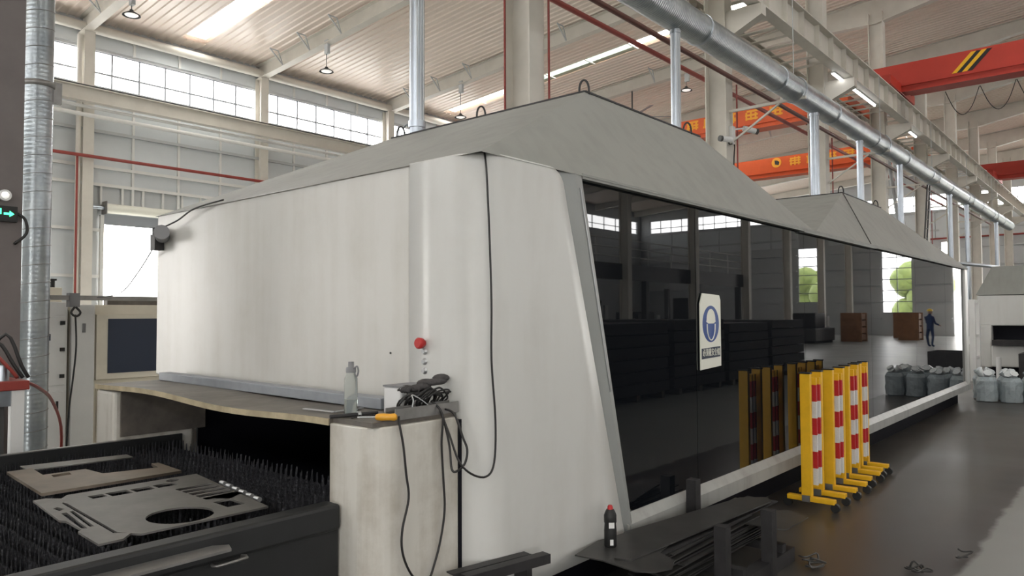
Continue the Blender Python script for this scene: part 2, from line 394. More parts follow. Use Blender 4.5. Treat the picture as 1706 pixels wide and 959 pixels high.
portal(((X0+X1)/2,YL+.2,(ZS+ZT)/2), LX, ZT-ZS, (-PI/2,0,0))
portal(((X0+X1)/2,YR-.2,(ZS+ZT)/2), LX, ZT-ZS, (PI/2,0,0))
portal((X1+.2,-2.5,(ZS+ZT)/2), ZT-ZS, 51, (0,PI/2,0))
portal((X0-.2,-2.5,(ZS+ZT)/2), ZT-ZS, 51, (0,-PI/2,0))
for ya, yb, z in ((-6.0,-3.0,3.6),(-24,-18,5.5)): portal((X0-.2,(ya+yb)/2,z/2), z, yb-ya, (0,-PI/2,0))
portal((X1+.2,-2.6,3), 6, 4.6, (0,PI/2,0))
portal((9.8,YL+.2,2.33), 1.93, 4.66, (-PI/2,0,0)); portal((-6.5,YL+.2,2.5), 5, 5, (-PI/2,0,0))
for x in (30.5,): portal((x,YR-.2,2.5), 5, 5, (PI/2,0,0))

# left wall cladding: separate panels, girts, studs, eave tube
ROWS = [0,1.4,2.8,4.2,5.58,6.11,7.2,8.56]
for i, (a, b) in enumerate(zip(XL[:-3], XL[1:-2])):
    n = 4; w = (b-a)/n
    for k in range(n):
        for z0, z1 in zip(ROWS[:-1], ROWS[1:]):
            u0, u1 = a+w*k, a+w*(k+1)
            if u0 < 10.75 and u1 > 8.82 and z0 < 4.66: continue
            obj('cladding_panel', B(u0+.02,u1-.02,YL-.03,YL+.0,z0+.02,z1-.02), M['wall'], wl)
        obj('cladding_panel', B(a+w*k+.02,a+w*k+w-.02,YL-.03,YL,ZT+.08,10.35), M['wall'], wl)
        if k:
            obj('stud', B(a+w*k-.035,a+w*k+.035,YL-.09,YL-.02,ZT+.06,10.35), M['girtlight'], wl)
            if not (8.6 < a+w*k < 10.9): obj('stud', B(a+w*k-.035,a+w*k+.035,YL-.10,YL-.02,0,8.1), M['girtlight'], wl)
            else: obj('stud', B(a+w*k-.035,a+w*k+.035,YL-.10,YL-.02,5.0,8.1), M['girtlight'], wl)
for a, b in zip(XL[:-1], XL[1:]):
    for z in ROWS[1:-1]:
        segs = [(a,b)] if z > 4.7 or b < 8.8 or a > 10.7 else [(a,8.80),(10.77,b)]
        for u, v in segs:
            if v-u > .05: obj('girt', B(u,v,YL-.13,YL-.03,z-.045,z+.045), M['girt'] if z in (7.2,) else M['girtlight'], wl)
t = obj('trim_1', MB().cyl((X0,23.72,10.22),(X1,23.72,10.22),.14), M['cream'], kind='structure')
for z0 in (5.15,):     # short studs between the two girts over the shutter
    for k in range(7): obj('stud', B(8.75+k*.62,8.81+k*.62,YL-.1,YL-.03,4.98,5.55), M['girtlight'], wl)
# end wall girts and fire pipe, for the far end
for z in (1.2,2.4,3.6,4.8,6.0,7.2,8.45):
    for ya, yb in ((-28.5,-15.3),(-13.5,-9.4),(-7.3,-5.0),(-.2,9.2),(10.5,23.8)):
        obj('girt', B(X1-.12,X1,ya,yb,z-.06,z+.06), M['girt'], we)
for k in range(24):
    y = -28+k*2.15
    if not any(a-.2 < y < b+.2 for a,b in ((-4.9,-.3),(-15.2,-13.6),(-9.3,-7.4),(9.3,10.4))):
        obj('cladding_panel', B(X1-.05,X1,y+.03,min(y+2.12,23.9),6.6,8.4), M['wall'], we)

# columns: two flanges and a web
def column(x, y, top, label, fw=.30, d=.42, m='cream', group='hall columns'):
    c = empty('steel_column', (x,y,0), label, 'column', group)
    obj('flange', B(-fw/2,fw/2,-d/2,-d/2+.022,0,top), M[m], c); obj('flange', B(-fw/2,fw/2,d/2-.022,d/2,0,top), M[m], c)
    obj('web', B(-.009,.009,-d/2+.022,d/2-.022,0,top), M[m], c)
    return c
YC = 6.4
names = {2.1:'dark brown-grey steel column at the left edge carrying the green exit sign',8.2:'steel column with red risers rising behind the near grey hood',14.0:'steel column carrying two security cameras'}
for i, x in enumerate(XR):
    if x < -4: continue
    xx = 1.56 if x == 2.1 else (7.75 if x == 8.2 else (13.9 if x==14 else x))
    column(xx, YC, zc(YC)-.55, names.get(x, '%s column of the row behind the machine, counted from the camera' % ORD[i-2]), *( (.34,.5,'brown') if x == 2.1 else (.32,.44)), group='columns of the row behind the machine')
for i, x in enumerate(XL):
    column(x, 23.72, zc(24)-.5, '%s cream wall post of the left window wall, counted from the left' % ORD[i], .3, .4, group='posts of the left window wall')
for i, x in enumerate(XR[4:]):
    column(x, -11.2, zc(-11.2)-.55, '%s column of the row reflected in the dark glass' % ORD[i], group='columns reflected in the glass')
obj('drain_pipe', MB().cyl((8.02,23.6,0),(8.02,23.6,9.9),.07,n=12), M['cream'], label='cream downpipe beside the wall post left of the bright shutter', cat='pipe')

# roof beams, haunched over the inner columns
def beam_low(y):
    d = .53
    for yc in (YC,-11.2):
        d += max(0, .38*(1-abs(y-yc)/3.2))
    return d
for i, x in enumerate(XR):
    for side, ys in ((0,[23.9,16,9.6,8.0,6.4,4.8,3.2,0,YRIDGE]),(1,[YRIDGE,-5,-8,-9.6,-11.2,-12.8,-14.4,-21,-28.9])):
        lab = '%s cream roof beam over the %s half of the hall, counted from the camera' % (ORD[i], ('left','right')[side])
        rb = empty('roof_beam', (x,ys[0],zc(ys[0])-.5), lab, 'roof beam', 'roof beams')
        oz = zc(ys[0])-.5; n = len(ys)
        vs = []
        for y in ys:
            lo = zc(y)-beam_low(y)-oz; hi = zc(y)-.04-oz
            vs += [(-.006,y-ys[0],lo),(.006,y-ys[0],lo),(.006,y-ys[0],hi),(-.006,y-ys[0],hi)]
        fs = [(4*j+k,4*j+(k+1)%4,4*j+4+(k+1)%4,4*j+4+k) for j in range(n-1) for k in range(4)]
        obj('web', MB().add(vs,fs), M['cream'], rb)
        for nm, f in (('bottom_flange', lambda y: zc(y)-beam_low(y)), ('top_flange', lambda y: zc(y)-.06)):
            vs = []
            for y in ys:
                z = f(y)-oz; vs += [(-.13,y-ys[0],z-.012),(.13,y-ys[0],z-.012),(.13,y-ys[0],z+.012),(-.13,y-ys[0],z+.012)]
            obj(nm, MB().add(vs,fs+[(0,1,2,3)]), M['cream'], rb)
        if side == 0 and 8 < x < 40:
            for y in (22.2,20.6,18.9,14.5,11.5):
                zl = zc(y)-beam_low(y)-oz; zh = zc(y)-.06-oz; yy = y-ys[0]
                bm = MB()
                bm.bar((-.12,yy,zl),(-.62,yy,zh),.035,.035); bm.bar((-.12,yy,zl),(-.3,yy,zh-.02),.03,.03); bm.bar((-.3,yy,zh-.02),(-.62,yy,zh-.02),.03,.03)
                obj('flange_brace', bm, M['girt'], rb)

# crane runways
def runway(y, label, zt=8.24, d=.62, xa=-6, xb=56, step=1.0, fine=True):
    r = empty('crane_runway', (xa,y,zt-d), label, 'crane runway', 'crane runways'); L = xb-xa
    obj('web', B(0,L,-.008,.008,.02,d-.02), M['cream'], r)
    obj('top_flange', B(0,L,-.16,.16,d-.025,d), M['cream'], r); obj('bottom_flange', B(0,L,-.13,.13,0,.022), M['cream'], r)
    obj('rail', B(0,L,-.035,.035,d,d+.075), M['darksteel'], r)
    if fine:
        me = B(-.006,.006,-.125,.125,.022,d-.025).mesh('stiffener')
        for k in range(int(L/step)): obj('stiffener', me, M['cream'], r, loc=(k*step+.3,0,0))
    return r
runway(5.62, 'near crane runway with stiffened web and dark rail under the striped red crane')
runway(7.18, 'far crane runway on the window-wall side of the inner columns', fine=True)
runway(23.15, 'cream crane runway below the clerestory of the left wall', d=.42, fine=False)
runway(-10.45, 'crane runway on the aisle side of the reflected columns', fine=False)
for i, x in enumerate(XR):
    if x < 2 : continue
    xx = 13.9 if x == 14 else (7.75 if x==8.2 else (1.56 if x==2.1 else x))
    for s, y0 in ((-1,YC-.22),(1,YC+.22)):
        y1 = YC+s*.95
        m = MB().prism([(y0,7.05),(y0,7.60),(y1,7.60),(y1,7.38)], lambda p,a: (a,p[0],p[1]), xx-.11, xx+.11)
        obj('runway_bracket', m, M['cream'], label='%s cream bracket holding the %s runway, counted from the camera' % (ORD[i-2], 'near' if s < 0 else 'far'), cat='bracket', group='runway brackets')
# open lattice walkway between the two runways
for i, (a, b) in enumerate(zip(XR[2:-1], XR[3:])):
    w = empty('runway_walkway', (a,YC,7.98), '%s lattice walkway bay between the two crane runways, counted from the camera' % ORD[i], 'walkway', 'runway walkways')
    L = b-a-.5
    for yy in (-.60,.60): obj('chord', B(.25,.25+L,yy-.055,yy+.055,-.06,.06), M['cream'], w)
    me = B(-.07,.07,-.5,.5,-.012,.012).mesh('batten')
    for k in range(int(L/.62)+1): obj('batten', me, M['cream'], w, loc=(.35+k*.62,0,0))
for i, x in enumerate((20.0,21.95,27.0)):  # added glowing bars stand in for daylight through a gap by the runway
    t = empty('daylight_bar', (x,5.76,7.575), 'glowing bar standing in for daylight under the runway, %s along from the camera' % ORD[i], 'light', 'glowing daylight bars under the runway')
    obj('housing', B(-.93,.93,-.05,.05,.02,.07), M['plastic'], t); obj('tube', MB().cyl((-.91,0,0),(.91,0,0),.026,n=10), M['batten'], t)
    obj('hanger', MB().cyl((0,0,.07),(0,0,.35),.01,n=6), M['girt'], t)

# bridge cranes
def glyph(parent, x, y, z, w, h, seed):
    """weathered, unreadable painted character: a handful of strokes"""
    rnd = random.Random(seed); m = MB()
    for k in range(3): zz = z-h/2+h*(k+.5)/3+rnd.uniform(-.03,.03); m.box(x-.006,x,y-w/2,y+w/2*rnd.uniform(.6,1),zz-.035,zz+.035)
    for k in range(3): yy = y-w/2+w*(k+.5)/3; m.box(x-.007,x,yy-.035,yy+.035,z-h/2,z+h/2*rnd.uniform(.4,1))
    obj('lettering', m, M['amber'], parent)
def bridge_crane(x, ya, yb, zb, H, m, label, taper, wd=.5):
    c = empty('bridge_crane', (x,(ya+yb)/2,zb), label, 'crane', 'bridge cranes'); yo = (ya+yb)/2
    A, Bb = ya-yo, yb-yo; t = taper
    prof = [(A,.03),(Bb,.03),(Bb,H*.38),(Bb-t,H),(A+t,H),(A,H*.38)]
    obj('girder', MB().prism(prof, lambda p,a: (a,p[0],p[1]), -wd/2, wd/2), M[m], c)
    obj('bottom_flange', B(-wd/2-.07,wd/2+.07,min(A,Bb)+.3,max(A,Bb)-.3,0,.03), M[m], c)
    obj('web_rib', B(-wd/2-.05,-wd/2,A,Bb,H*.22,H*.25), M[m], c)
    for s, e in ((-1,A),(1,Bb)):
        k = obj('end_carriage', B(-1.5,1.5,e-.15,e+.15,.0,.30), M[m], c, bevel=.02)
        for xx in (-1.25,1.25): obj('wheel', MB().cyl((xx,e-.06,.055),(xx,e+.06,.055),.055,n=14), M['darksteel'], k)
    return c
ZR = 8.315
c1 = bridge_crane(26.3,7.18,23.15,ZR,.78,'orange','near orange bridge crane with amber lettering behind the inner columns',1.9)
for k, y in enumerate((13.1,12.4,11.6,10.75,9.85)): glyph(c1, -.255, y-15.165, .55, .52, .38, k)
c2 = bridge_crane(36.1,7.18,23.15,ZR,.95,'orange','far orange bridge crane with round emblem and amber lettering',1.9)
for k, y in enumerate((12.65,11.85,11.0,10.2)): glyph(c2, -.255, y-15.165, .66, .55, .42, 20+k)
obj('emblem', MB().cyl((-.262,13.55-15.165,.68),(-.25,13.55-15.165,.68),.24,n=24), M['amber'], c2)
obj('emblem', MB().prism([(-.08,-.13),(.10,-.08),(.12,.12),(-.02,.10),(-.12,.02)], lambda p,a:(a,13.52-15.165+p[0],.68+p[1]), -.27,-.262), M['darksteel'], c2)
c3 = bridge_crane(25.0,5.62,-10.45,ZR,.90,'cranered','red bridge crane with yellow and black stripes over the aisle',.85)
yo = (5.62-10.45)/2
for k, (y0, mm) in enumerate(((4.12,'yellow'),(3.99,'rubber'),(3.86,'yellow'),(3.73,'rubber'))):
    obj('warning_stripe', MB().prism([(y0-yo,.30),(y0-.13-yo,.30),(y0-.13-.50-yo,.84),(y0-.50-yo,.84)], lambda p,a:(a,p[0],p[1]), -.262,-.25), M[mm], c3)
c4 = bridge_crane(44.5,5.62,-10.45,ZR,.85,'cranered','distant plain red bridge crane over the far aisle',.8)
for k in range(5):
    y = 4.4-k*.9
    obj('festoon_cable', MB().tube([(25.35,y,8.28),(25.35,y-.22,7.72),(25.35,y-.45,7.5),(25.35,y-.68,7.72),(25.35,y-.88,8.28)],.011,n=6), M['cable'], label='%s hanging loop of festoon cable under the striped red crane' % ORD[k], cat='cable', group='festoon loops')

# ------------------------------------------------------------------ laser cutting machine
mach = empty('laser_cutting_machine', (2.54,4.08,0), 'long white laser cutting machine with dark glass side and grey peaked hoods', 'machine')
OX, OY = 2.54, 4.08
def mo(name, mb, m, parent=None, **kw):
    """machine part given in hall coordinates"""
    if isinstance(mb, MB): mb.v = [(v[0]-OX, v[1]-OY, v[2]) for v in mb.v]
    return obj(name, mb, M[m], parent or mach, **kw)
YS, ZTOP, ZB = 2.37, 2.38, .25
mo('end_panel', B(2.54,2.60,2.872,5.80,1.15,ZTOP), 'white', bevel=.012)
# rounded corner panel that runs on along the side up to the slanting glass frame
def xe(z): return 3.177 + (2.322-z)*.2906
def corner():
    m = MB(); R = .17; path = [(2.54,2.862),(2.54,2.7),(2.54,YS+R)]
    for k in range(1,9):
        a = PI/2*k/8; path.append((2.54+R-R*math.cos(a), YS+R-R*math.sin(a)))
    ns = 8; zsn = [ZB+(ZTOP-ZB)*k/20 for k in range(18)]+[2.20,2.26,2.31,2.34,2.36,2.375,ZTOP]
    rows = []
    for z in zsn:
        e = xe(z); rr = .13; d = ZTOP-z
        if d < rr: e = xe(ZTOP-rr) - rr + math.sqrt(max(0, rr*rr-(rr-d)**2)) + (rr-d)*0
        row = [(x,y,z) for x,y in path] + [(2.71+(e-2.71)*k/ns, YS, z) for k in range(1,ns+1)]
        rows.append(row)
    n = len(rows[0]); vs = [v for r in rows for v in r]
    fs = [(i*n+j,i*n+j+1,(i+1)*n+j+1,(i+1)*n+j) for i in range(len(rows)-1) for j in range(n-1)]
    return m.add(vs, fs, True)
mo('corner_panel', corner(), 'whiteclean', solid=.02)
mo('plinth', B(2.60,15.1,2.55,5.7,0,ZB), 'black')
# grey frame of the glazing: slanting near band, sill and far post
YG = 2.405
def xg(z): return 3.386 + (2.384-z)*.2456
def slant_band():
    m = MB(); rows = []
    for k in range(15):
        z = ZB+(ZTOP-.005-ZB)*k/14
        rows.append([(xe(z)+.002,YS+.012,z),(xe(z)+(xg(z)-xe(z))*.55,YS-.012,z),(xg(z)-.03,YS-.005,z),(xg(z)+.005,YG,z),(xg(z)+.005,YG+.05,z),(xe(z)+.002,YG+.05,z)])
    n = 6; vs = [v for r in rows for v in r]
    fs = [(i*n+j,i*n+(j+1)%n,(i+1)*n+(j+1)%n,(i+1)*n+j) for i in range(14) for j in range(n)]+[tuple(range(n))[::-1],tuple(14*n+j for j in range(n))]
    return m.add(vs, fs)
mo('glass_frame', slant_band(), 'band')
obj('trim_strip', MB().bar((3.335-OX,YS-.012-OY,2.30),(3.62-OX,YS-.012-OY,1.15),.008,.006), M['steellight'], mach)
mo('sill', MB().prism([(YS-.01,ZB),(YS-.01,.345),(YG-.005,.40),(YG+.08,.40),(YG+.08,ZB)], lambda p,a:(a,p[0],p[1]), 3.80,15.2), 'sill')
# glass panes
PX = [None,4.8,7.0,9.2,11.4,13.4,14.95]
zlo, zhi = .385, 2.38
cr = .10
def pane_poly(a, b):
    if a is None:
        pts = []
        for k in range(7):
            t = PI/2*k/6; pts.append((xg(zlo)+.12*(1-math.sin(t))-.0*t, zlo+.12*(1-math.cos(t))))
        pts = pts[::-1]      # from up the edge down to the sill
        pts = [(xg(zhi)+.05,zhi),(xg(zhi)+.012,zhi-.02),(xg(zhi-.05),zhi-.05)]+[(xg(p[1])+ (p[0]-xg(zlo)),p[1]) for p in pts]
        return pts + [(b-.003,zlo),(b-.003,zhi)]
    return [(a+.003,zhi),(a+.003,zlo),(b-.003,zlo),(b-.003,zhi)]
for a, b in zip(PX[:-1], PX[1:]):
    mo('glass_pane', MB().prism(pane_poly(a,b), lambda p,t:(p[0],t,p[1]), YG, YG+.012), 'glass')
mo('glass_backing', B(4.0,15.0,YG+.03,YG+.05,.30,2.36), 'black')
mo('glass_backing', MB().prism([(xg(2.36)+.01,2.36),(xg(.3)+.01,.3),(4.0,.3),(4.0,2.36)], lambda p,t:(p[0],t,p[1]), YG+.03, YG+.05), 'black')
mo('end_post', B(14.95,15.2,YS,YG+.08,ZB,2.36), 'whiteclean', bevel=.02)
mo('side_panel', B(2.62,15.2,5.74,5.80,.3,ZTOP), 'white'); mo('end_panel', B(15.14,15.2,YG+.08,5.80,.3,ZTOP), 'white')
mo('interior_liner', B(2.62,6.6,5.28,5.30,.2,1.12).box(2.62,6.6,2.80,2.82,.2,1.12).box(6.6,6.62,2.8,5.3,.2,1.15).box(2.60,6.6,2.8,5.3,1.125,1.145), 'black')
# hoods: sheet-metal frusta with softly buckled sheets
def sheet(m, q, nu, nv, amp, seed):
    rnd = random.Random(seed); a, b, c, d = [Vector(p) for p in q]
    nrm = (b-a).cross(d-a).normalized(); vs = []
    ph = [rnd.uniform(0,6) for _ in range(4)]
    for j in range(nv+1):
        for i in range(nu+1):
            u, v = i/nu, j/nv; p = (a*(1-u)+b*u)*(1-v)+(d*(1-u)+c*u)*v
            e = math.sin(PI*u)**.5*math.sin(PI*v)**.5 if 0 < u < 1 and 0 < v < 1 else 0
            w = .5*math.sin(5*u+ph[0]+3*v)+.3*math.sin(11*u-4*v+ph[1])+.4
            vs.append(p+nrm*(amp*e*w))
    fs = [(j*(nu+1)+i, j*(nu+1)+i+1, (j+1)*(nu+1)+i+1, (j+1)*(nu+1)+i) for j in range(nv) for i in range(nu)]
    m.add(vs, fs, True)
def hood(xa, xb, ta, tb, fa, seed):
    """base xa..xb (front eave starts at fa), flat top ta..tb"""
    y0, y1, p0, p1, zt = 2.358, 5.82, 3.02, 5.15, 3.2; ze = ZTOP-.01
    parts = []
    m = MB(); sheet(m, [(fa,y0,ze),(xb,y0,ze),(tb,p0,zt),(ta,p0,zt)], 24, 10, .05, seed); mo('front_slope', m, 'hood')
    m = MB(); sheet(m, [(xa,y1,ze),(xa,y0,ze),(ta,p0,zt),(ta,p1,zt)], 20, 10, .03, seed+1)
    if fa > xa: sheet(m, [(xa,y0,ze),(fa,y0,ze),(ta,p0,zt),(ta,p0+.001,zt)], 8, 8, 0, seed)
    mo('end_slope', m, 'hood')
    m = MB(); sheet(m, [(xb,y0,ze),(xb,y1,ze),(tb,p1,zt),(tb,p0,zt)], 12, 8, .03, seed+2); mo('far_slope', m, 'hood')
    m = MB(); sheet(m, [(xb,y1,ze),(fa,y1,ze),(ta,p1,zt),(tb,p1,zt)], 12, 8, .03, seed+3); mo('rear_slope', m, 'hood')
    mo('hood_top', B(ta,tb,p0,p1,zt-.012,zt+.004), 'hood')
    mo('ridge_strip', MB().bar((ta,p0,zt+.004),(ta,p1,zt+.004),.02,.012).bar((ta,p0,zt+.004),(tb,p0,zt+.004),.02,.012), 'darksteel')
    for lx, ly, rz in ((ta+.02,p0+.02,2.3),(ta+.02,4.06,2.3),(tb-.2,p0+.02,2.3),(ta+.02,p1-.1,2.3)):
        pts = [(lx+.035*math.cos(a)*math.cos(rz)*1.0, ly+.035*math.cos(a)*math.sin(rz), zt+.02+.075*math.sin(a)) for a in [PI*k/10 for k in range(11)]]
        pts = [(pts[0][0],pts[0][1],zt-.01)]+pts+[(pts[-1][0],pts[-1][1],zt-.01)]
        mo('lifting_loop', MB().tube(pts,.008,n=8,sub=1), 'darksteel')
hood(2.53,7.2,4.34,6.15,2.53,3); hood(7.2,15.22,10.3,12.2,8.95,9)
mo('hood_valley', B(6.9,9.3,YS-.01,5.8,2.345,2.365), 'hood')
mo('hood_skirt', B(xg(2.38)-.02,15.2,YS-.008,YG-.002,2.355,2.385), 'hood')
# rivet line patches and a joint seam
mo('joint_strip', MB().bar((8.98,2.335,2.385),(10.29,3.01,3.205),.009,.006), 'darksteel')
# buttons on the corner column
e = mo('emergency_stop_button', MB().lathe((2.535,2.754,1.458),(2.485,2.754,1.458),[(0,.016),(.35,.016),(.4,.027),(.85,.029),(1,.022)],18), 'estop', label='red mushroom emergency stop button')
for z in (1.417,1.366,1.320):
    mo('push_button', MB().lathe((2.537,2.746,z),(2.515,2.746,z),[(0,.017),(.5,.017),(.6,.012),(1,.011)],16), 'steellight')
mo('access_hole', MB().cyl((2.536,3.02,1.40),(2.5395,3.02,1.40),.006,n=10), 'rubber')
# pedestal beside the loading opening, support on the far side, shelf over it
def pedestal():
    m = MB(); R = .13; pl = [(2.0,2.80)]
    for k in range(9):
        a = PI/2*k/8; pl.append((2.0+R-R*math.cos(a), 2.5+R-R*math.sin(a)))
    pl += [(2.52,2.5),(2.52,2.80)]
    m.prism(pl, lambda p,z:(p[0],p[1],z), 0.02, 1.115); return m
mo('pedestal', pedestal(), 'pedestal', bevel=.006)
mo('pedestal_gap', B(2.515,2.538,2.495,2.62,.02,1.10), 'black')
mo('support_panel', B(2.0,2.54,5.18,5.48,.02,1.10), 'pedestal', bevel=.02)
mo('inner_cheek', B(2.04,2.62,5.165,5.18,.80,1.10), 'wood')
def shelf():
    m = MB(); vs = []; n = 26
    for k in range(n+1):
        t = k/n; y = 5.48-t*(5.48-2.80); dz = .022*math.sin(t*PI*1.0)*math.sin(t*6.3+.2)
        for z in (1.105,1.135):
            vs += [(2.0,y,z+dz),(2.54,y,z)]
    fs = []
    for k in range(n):
        a = 4*k; b = a+4
        fs += [(a+2,b+2,b+3,a+3),(a,a+1,b+1,b)]
    fs += [(0,2,3,1),(4*n,4*n+1,4*n+3,4*n+2)]
    return m.add(vs, fs), [(a,a+4,a+6,a+2) for a in range(0,4*n,4)], vs
sm, ef, sv = shelf(); mo('shelf', sm, 'wood')
mo('shelf_edge', MB().add([(v[0]-.004,v[1],v[2]) for v in sv], ef), 'woodedge', solid=.006)
mo('pedestal_top', B(2.02,2.52,2.52,2.80,1.115,1.137), 'wood')

# ------------------------------------------------------------------ things on the shelf
beam = MB().bar((2.44,5.42,1.165),(2.37,2.84,1.165),.085,.055)
obj('steel_beam', beam, M['beamsteel'], label='long pale steel box beam lying along the shelf under the white end panel', cat='beam', bevel=.004)
def bottle(x, y, z):
    t = empty('water_bottle', (x,y,z), 'clear water bottle with grey screw cap and loop standing on the shelf', 'bottle')
    obj('body', MB().lathe((0,0,0),(0,0,.20),[(0,.026),(.02,.031),(.6,.031),(.84,.030),(.93,.022),(1,.020)],20), M['clear'], t)
    obj('water', MB().lathe((0,0,.004),(0,0,.07),[(0,.025),(.05,.028),(1,.028)],20), M['clear'], t)
    c = obj('cap', MB().lathe((0,0,.195),(0,0,.245),[(0,.024),(.4,.024),(.42,.022),(.5,.022),(.52,.014),(1,.013)],18), M['greyplastic'], t)
    obj('loop', MB().tube([(.0,-.022,.215),(.0,-.045,.225),(.0,-.055,.205),(.0,-.045,.18),(.0,-.027,.188)],.004,n=8), M['greyplastic'], c)
bottle(2.14,2.83,1.137)
cb = empty('power_box', (2.33,2.68,1.137), 'small white box with black lid under the heap of cables', 'box')
obj('body', B(-.07,.11,-.06,.06,0,.125), M['plastic'], cb, bevel=.008); obj('lid', B(-.072,.112,-.062,.062,.125,.133), M['greyplastic'], cb)
rg = MB(); rnd = random.Random(4)
for k in range(6):
    rg.sphere((2.34+.028*k, 2.60-.006*k+rnd.uniform(-.01,.01), 1.262+.006*k+rnd.uniform(-.006,.006)), .034, 10, 7, (1.5,.9,rnd.uniform(.45,.65)))
for k in range(4): rg.tube([(2.33,2.60+.014*k,1.26),(2.29,2.585+.016*k,1.262),(2.26,2.575+.018*k,1.248)],.010,n=7,sub=3)
obj('work_glove', rg, M['cloth'], label='crumpled dark grey work glove lying on the heap of cables', cat='glove')
CL = ('tangled black cable coil spilling over the white box','thin black cable wound under the dark glove','thick black cable coil at the back of the pedestal top','upright black cable loop in front of the white box','wide slack black cable loop nearest the rounded corner')
for q in range(5):
    rnd = random.Random(q+11); pts = []
    cx, cy = 2.31+.028*q, 2.60-.012*q
    for k in range(18):
        a = k*1.05+q*1.7; rr_ = .062+.02*rnd.random(); tl = .55+.1*(q%3)
        pts.append((cx+rr_*1.15*math.cos(a), cy+rr_*.42*math.cos(a+1.2)+.012*rnd.uniform(-1,1), max(1.147, 1.20+rr_*tl*math.sin(a)+.012*rnd.uniform(-1,1))))
    obj('cable_coil', MB().tube(pts,(.0055,.004,.0062,.005,.0045)[q],n=7,sub=5), M['cable'], label=CL[q], cat='cable', group='cables heaped on the pedestal')
obj('wire_hook', MB().tube([(2.25,2.535,1.15),(2.26,2.53,1.21),(2.27,2.55,1.235),(2.31,2.53,1.21),(2.36,2.52,1.17)],.003,n=6), M['steellight'], label='thin bright wire hook standing among the cables', cat='hook')
tr = empty('steel_tray', (2.30,2.535,1.137), 'short grey steel channel lying along the pedestal edge', 'tray')
obj('base', B(-.17,.22,-.035,.035,0,.006), M['steel'], tr); 
for y in (-.035,.029): obj('side', B(-.17,.22,y,y+.006,.006,.05), M['steel'], tr)
sd = empty('screwdriver', (2.08,2.545,1.150), 'screwdriver with amber plastic handle on the pedestal edge', 'screwdriver', rz=-.95)
obj('handle', MB().lathe((-.02,0,.005),(.075,0,.005),[(0,.008),(.06,.014),(.3,.0165),(.7,.015),(.9,.017),(1,.010)],12), M['handle'], sd)
obj('shaft', MB().cyl((-.10,0,.003),(-.02,0,.005),.004,n=8), M['steellight'], sd)
rd = empty('steel_rod', (2.05,2.755,1.147), 'dark steel rod with a bright collar lying in front of the bottle', 'rod', rz=-.25)
obj('shaft', MB().cyl((-.07,0,.0),(.16,0,.0),.009,n=10), M['darksteel'], rd); obj('collar', MB().cyl((.06,0,0),(.075,0,0),.014,n=12), M['steellight'], rd)
for k, (x, y, rz) in enumerate(((2.10,2.72,.4),(2.16,2.69,-.3),(2.2,2.73,.9))):
    obj('hex_key', MB().tube([(x-.06*math.cos(rz),y-.06*math.sin(rz),1.142),(x+.04*math.cos(rz),y+.04*math.sin(rz),1.142),(x+.045*math.cos(rz)+.015*math.sin(rz),y+.045*math.sin(rz)-.015*math.cos(rz),1.142)],.0035,n=6,sub=2), M['darksteel'], label=('hex key nearest the amber screwdriver','hex key lying between bottle and white box','hex key lying closest to the white box')[k], cat='hex key', group='hex keys on the pedestal')
obj('measuring_square', MB().bar((2.10,3.15,1.142),(2.12,2.93,1.142),.02,.004).bar((2.12,2.93,1.142),(2.30,2.95,1.142),.02,.004), M['steellight'], label='flat steel square lying on the shelf left of the bottle', cat='square')

# cables hanging down the machine
def cable(pts, r, label): return obj('hanging_cable', MB().tube(pts, r, n=8, sub=5), M['cable'], label=label, cat='cable', group='cables hanging on the machine corner')
cable([(2.60,2.40,2.385),(2.575,2.365,2.30),(2.575,2.355,2.143),(2.58,2.352,2.003),(2.575,2.335,1.666),(2.585,2.345,1.385),(2.606,2.34,1.101),(2.596,2.34,.906),(2.53,2.33,.852),(2.44,2.34,.878),(2.38,2.36,.943),(2.39,2.43,1.052),(2.40,2.50,1.155)],.0052,'long black cable hanging down the rounded white corner into a loop')
cable([(2.43,2.52,1.16),(2.44,2.45,1.14),(2.445,2.40,1.04),(2.455,2.38,.98),(2.44,2.38,.92),(2.40,2.39,.89),(2.385,2.41,.90),(2.40,2.44,1.0),(2.42,2.5,1.12)],.0055,'short black cable loop between pedestal and rounded corner')
cable([(2.20,2.55,1.165),(2.14,2.49,1.14),(2.152,2.475,1.035),(2.17,2.475,.902),(2.184,2.475,.795),(2.149,2.475,.673),(2.146,2.475,.583),(2.177,2.475,.498),(2.229,2.475,.432),(2.301,2.475,.413),(2.338,2.475,.47),(2.376,2.475,.568),(2.403,2.475,.699),(2.396,2.475,.837),(2.384,2.475,1.004),(2.385,2.47,1.141),(2.37,2.53,1.20)],.0052,'black cable drooping in a deep U down the pedestal side')
obj('security_camera', MB().cyl((2.50,5.62,2.20),(2.44,5.50,2.22),.05,.055,16), M['greyplastic'], label='grey round camera housing on the top left corner of the machine', cat='camera')
obj('alarm_beacon', MB().box(2.46,2.53,5.66,5.74,2.10,2.22).cyl((2.49,5.70,2.22),(2.49,5.70,2.27),.03,n=12), M['darksteel'], label='small dark alarm box hanging beside the round camera housing', cat='alarm')
cable([(2.52,4.75,2.39),(2.49,5.1,2.36),(2.49,5.35,2.30),(2.47,5.55,2.26)],.006,'black wire along the hood eave to the camera housing')
cable([(2.47,5.7,2.12),(2.6,6.3,1.95),(2.9,7.4,1.82),(3.1,8.5,1.80)],.005,'thin wire sagging from the machine corner to the cable tray')
